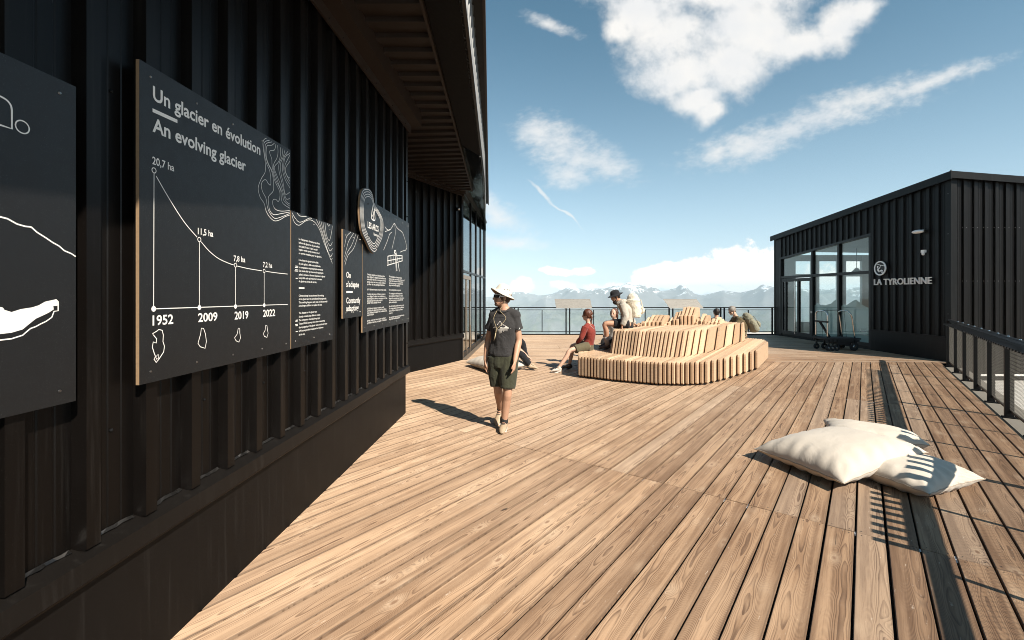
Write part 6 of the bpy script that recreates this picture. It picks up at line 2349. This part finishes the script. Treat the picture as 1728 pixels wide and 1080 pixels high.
def far_pair():
    t = thing('person', (6.05, 13.45, 0.45), 'person with short black hair behind the bench, only the head showing', 'person')
    J = dict(hipL=(5.95, 13.5, 0.54), hipR=(6.15, 13.5, 0.54), shL=(5.86, 13.48, 0.92), shR=(6.24, 13.48, 0.92), bow=(0, 0, 0),
             elL=(5.82, 13.6, 0.70), wrL=(5.90, 13.82, 0.62), elR=(6.30, 13.6, 0.70), wrR=(6.2, 13.82, 0.62),
             knL=(5.95, 13.97, 0.52), anL=(5.95, 14.2, 0.12), toeL=(5.95, 14.33, 0.05),
             knR=(6.15, 13.97, 0.52), anR=(6.15, 14.2, 0.12), toeR=(6.15, 14.33, 0.05),
             head=(6.07, 13.52, 1.135), face=(0.15, 0.98, -0.15))
    b = Body(J)
    b.skin(t, M['skin'], None, 0.011)
    b.shirt(t, 'top', M['black_cl'], 0.014, 1.0, 0.012, None)
    b.shorts(t, 'trousers', M['black_cl'], 2.0, 0.014, 0.012, None)
    hair_cap(t, b.H, M['hair_d'], 0.0, True)
    for s in 'LR':
        shoe(t, J['an' + s], J['toe' + s], M['shoe_d'], M['rubber'])

    t = thing('person', (6.5, 13.0, 0.45), 'person with grey hair and olive brown top bending forward at the bench end', 'person')
    J = dict(hipL=(6.55, 12.88, 0.54), hipR=(6.55, 13.10, 0.54), shL=(6.40, 12.80, 0.99), shR=(6.42, 13.18, 0.99), bow=(0.10, 0, 0.02),
             elL=(6.26, 12.76, 0.74), wrL=(6.12, 12.94, 0.62), elR=(6.28, 13.22, 0.74), wrR=(6.08, 13.08, 0.62),
             knL=(6.13, 12.9, 0.56), anL=(6.2, 12.9, 0.555), toeL=(6.07, 12.9, 0.50),
             knR=(6.13, 13.16, 0.56), anR=(6.2, 13.2, 0.555), toeR=(6.07, 13.2, 0.50),
             head=(6.275, 12.98, 1.215), face=(-0.86, -0.15, -0.45))
    J['anL'], J['toeL'] = (6.25, 12.98, 0.545), (6.12, 12.98, 0.495)
    J['knL'], J['knR'] = (6.05, 12.92, 0.86), (6.05, 13.16, 0.86)
    J['anR'], J['toeR'] = (6.22, 13.16, 0.545), (6.09, 13.16, 0.495)
    J['wrL'], J['wrR'] = (6.06, 12.97, 0.90), (6.06, 13.10, 0.90)
    b = Body(J)
    b.skin(t, M['skin_p'], {'L': ((-0.8, 0.2, -0.3), (0, 0, -1), (0, 1, 0), 0.4), 'R': ((-0.8, -0.2, -0.3), (0, 0, -1), (0, -1, 0), 0.4)}, 0.010)
    b.shirt(t, 'jersey', M['brown_cl'], 0.020, 0.8, 0.011, (0.008, (10, 10, 8), 2))
    b.shorts(t, 'shorts', M['khaki'], 0.8, 0.024, 0.012, None)
    H = b.H
    hair_cap(t, H, M['hair_g'])
    beard(t, H, M['hair_g'])
    mb = MB()
    for bs in (-1, 1):
        mb.ball(H.p(0.092, 0.030 * bs, 0.004), (0.008, 0.026, 0.018), H.M(), 10, 8)
        mb.tube([H.p(0.085, 0.05 * bs, 0.008), H.p(0.0, 0.088 * bs, 0.010)], 0.004, 6)
    mb.build('sunglasses', M['lens'], t)
    for s in 'LR':
        shoe(t, J['an' + s], J['toe' + s], M['shoe_d'], M['rubber'])
    backpack('slumped grey green backpack worn at the right end of the bench', (6.70, 12.92, 0.78), (-0.62, 0, 1), (1, -0.05, 0.1), M['pack_g'], 0.35, 0.50, 0.23,
             straps=[[(6.62, 12.83, 0.98), (6.50, 12.80, 1.055), (6.40, 12.80, 1.05), (6.33, 12.80, 0.94), (6.42, 12.78, 0.76), (6.66, 12.82, 0.62)], [(6.64, 13.08, 0.98), (6.52, 13.14, 1.055), (6.40, 13.16, 1.05), (6.34, 13.12, 0.94)]], group='backpacks worn on the bench', seed=12)


def cushion_sitter():
    t = thing('person', (-0.1, 10.35, 0.0), 'person in black trousers sitting on a cushion behind the walking man, knees raised', 'person')
    J = dict(hipL=(-0.10, 10.50, 0.345), hipR=(-0.08, 10.28, 0.345), shL=(-0.22, 10.56, 0.78), shR=(-0.20, 10.20, 0.78), bow=(-0.02, 0, 0),
             elL=(0.02, 10.62, 0.58), wrL=(0.26, 10.54, 0.42), elR=(0.12, 10.16, 0.50), wrR=(0.345, 10.22, 0.30),
             knL=(0.21, 10.50, 0.60), anL=(0.36, 10.50, 0.115), toeL=(0.50, 10.50, 0.052),
             knR=(0.20, 10.10, 0.36), anR=(0.395, 10.16, 0.115), toeR=(0.535, 10.15, 0.052),
             head=(-0.20, 10.38, 1.03), face=(0.95, 0.2, -0.1))
    b = Body(J)
    b.skin(t, M['skin_p'], {'L': ((0.7, -0.2, -0.5), (0, 0, -1), (0.2, -1, 0), 0.4), 'R': ((0.75, 0.1, -0.6), (-0.2, 0, -1), (0, 1, 0), 0.4)}, 0.010)
    b.shirt(t, 'top', M['black_cl'], 0.014, 0.75, 0.012, None)
    b.shorts(t, 'trousers', M['black_cl'], 2.0, 0.016, 0.011, (0.007, (11, 11, 8), 1))
    hair_cap(t, b.H, M['hair_b'])
    for s in 'LR':
        shoe(t, J['an' + s], J['toe' + s], M['shoe_t'], M['rubber'], 1.0)


walking_man()
maroon_woman()
hoodie_man()
hidden_woman()
far_pair()
cushion_sitter()
# ------------------------------------------------------------------ mountains and air
def vnoise(x, y, seed):
    xi, yi = np.floor(x).astype(np.int64), np.floor(y).astype(np.int64)
    fx, fy = x - xi, y - yi
    fx, fy = fx * fx * (3 - 2 * fx), fy * fy * (3 - 2 * fy)

    def h(a, b):
        n = (a * 374761393 + b * 668265263 + seed * 1442695041) & 0x7fffffff
        n = ((n ^ (n >> 13)) * 1274126177) & 0x7fffffff
        return ((n ^ (n >> 16)) & 0xffff) / 65535.0
    return (h(xi, yi) * (1 - fx) + h(xi + 1, yi) * fx) * (1 - fy) + (h(xi, yi + 1) * (1 - fx) + h(xi + 1, yi + 1) * fx) * fy


def ridged(x, y, seed, octs=6):
    a, s, f = 1.0, 0.0, 1.0
    w = np.ones_like(x)
    for o in range(octs):
        n = 1 - np.abs(2 * vnoise(x * f, y * f, seed + o) - 1)
        n = n * n * w
        w = np.clip(n * 1.6, 0, 1)
        s = s + a * n
        a *= 0.5; f *= 2.03
    return s / 1.6


def build_mountains():
    na, nr = 640, 230
    az = np.linspace(R(-66), R(76), na)
    rad = np.concatenate([np.geomspace(24, 2500, 50), np.linspace(2560, 10500, nr - 50)])
    A, RR = np.meshgrid(az, rad)
    X, Y = RR * np.sin(A), RR * np.cos(A)
    # skyline of the photograph, as heights of a real crest about 8 km off
    kp = np.array([300, 700, 820, 870, 900, 930, 962, 990, 1020, 1045, 1062, 1085, 1110, 1135, 1160, 1185, 1220, 1250, 1290, 1320, 1500, 1728, 3000])
    ky = np.array([496, 500, 503, 499, 501, 497, 492, 496, 493, 488, 484, 488, 491, 489, 485, 490, 485, 493, 487, 494, 490, 492, 492])
    pxx = 864 + 768 * np.tan(np.clip(A, -1.2, 1.2))
    crest = (496 - np.interp(pxx, kp, ky)) / 768 * 8200
    p = np.clip((RR - 3600) / (8200 - 3600), 0, 1)
    p = p * p * (3 - 2 * p)
    fall = np.interp(RR, [0, 24, 60, 200, 700, 1800, 3500, 10500], [-3, -4, -28, -130, -420, -680, -800, -800])
    rg = ridged(X / 1500, Y / 1500, 3)
    rg2 = ridged(X / 620 + 40, Y / 620, 9)
    rg3 = ridged(X / 2600 + 7, Y / 2600 + 3, 21)
    base = fall * (1 - p) + crest * p
    z = base + p * (1 - p) * 4 * (rg3 * 430 + rg * 220 - 300) + p * ((rg - 0.42) * 210 + (rg2 - 0.4) * 130)
    z += (1 - p) * np.clip((RR - 150) / 1500, 0, 1) * ((rg - 0.4) * 260 + (rg2 - .4) * 80)
    back = np.clip((RR - 8300) / 2000, 0, 1)
    z -= back * 600
    # keep the crest the photograph shows: no summit stands clear above it
    lim = (crest + 26 + (rg2 - 0.4) * 70) * (RR / 8200)
    z = np.where((RR > 2500), np.minimum(z, lim + 12 * np.tanh((z - lim) / 60)), z)
    me = bpy.data.meshes.new('mountains')
    v = np.stack([X, Y, z], -1).reshape(-1, 3)
    idx = np.arange(na * nr).reshape(nr, na)
    f = np.stack([idx[:-1, :-1], idx[:-1, 1:], idx[1:, 1:], idx[1:, :-1]], -1).reshape(-1, 4)
    me.from_pydata(v.tolist(), [], f.tolist())
    me.polygons.foreach_set('use_smooth', [True] * len(me.polygons))
    m, T, b = new_mat('alpine_slopes')
    ge = T.n('ShaderNodeNewGeometry')
    x, y, zz = T.sep(ge.outputs['Position'])
    nx, ny, nz = T.sep(ge.outputs['Normal'])
    n1 = T.noise(ge.outputs['Position'], 0.0016, 7.0, 0.62)
    n2 = T.noise(ge.outputs['Position'], 0.0075, 7.0, 0.72)
    hgt = T.m('ADD', zz, T.m('MULTIPLY', T.m('SUBTRACT', n1, 0.5), 420.0))
    c = T.mix(T.step(n2, 0.35, 0.65), (0.045, 0.062, 0.030), (0.115, 0.125, 0.062))
    rock = T.mix(n2, (0.06, 0.06, 0.064), (0.24, 0.235, 0.23))
    c = T.mix(T.step(hgt, -330.0, -90.0), c, rock)
    c = T.mix(T.m('MULTIPLY', T.step(nz, 0.86, 0.66), 0.7), c, rock)
    sn = T.m('MULTIPLY', T.step(T.m('ADD', hgt, T.m('MULTIPLY', T.m('SUBTRACT', n2, 0.5), 1100.0)), 95.0, 150.0), T.step(y, 5200.0, 6400.0))
    c = T.mix(sn, c, (0.82, 0.84, 0.86))
    T.put(b.inputs['Base Color'], c)
    b.inputs['Roughness'].default_value = 0.95
    b.inputs['Specular IOR Level'].default_value = 0.1
    me.materials.append(m)
    o = bpy.data.objects.new('mountains', me)
    COL.objects.link(o)
    tag(o, 'hazy alpine range with snow patches beyond the far railing', 'mountains', kind='structure')
    return float(z.min()), float(z.max())


zlo, zhi = build_mountains()
print('TERRAIN', zlo, zhi)


def build_haze():
    m = bpy.data.materials.new('mountain_air')
    m.use_nodes = True
    T = NT(m.node_tree)
    out = T.n('ShaderNodeOutputMaterial')
    pv = T.n('ShaderNodeVolumePrincipled')
    pv.inputs['Color'].default_value = (0.78, 0.92, 1.0, 1)
    pv.inputs['Density'].default_value = HAZE
    pv.inputs['Anisotropy'].default_value = -0.4
    T.t.links.new(pv.outputs[0], out.inputs['Volume'])
    mb = MB()
    mb.box((-11500, -600, zlo - 1), (11500, 12000, max(zhi, 6.0) + 8))
    o = mb.build('haze', m)
    tag(o, 'pale blue summer haze filling the valley air', 'haze', kind='stuff')
    return o


HAZE = 0.0001
build_haze()
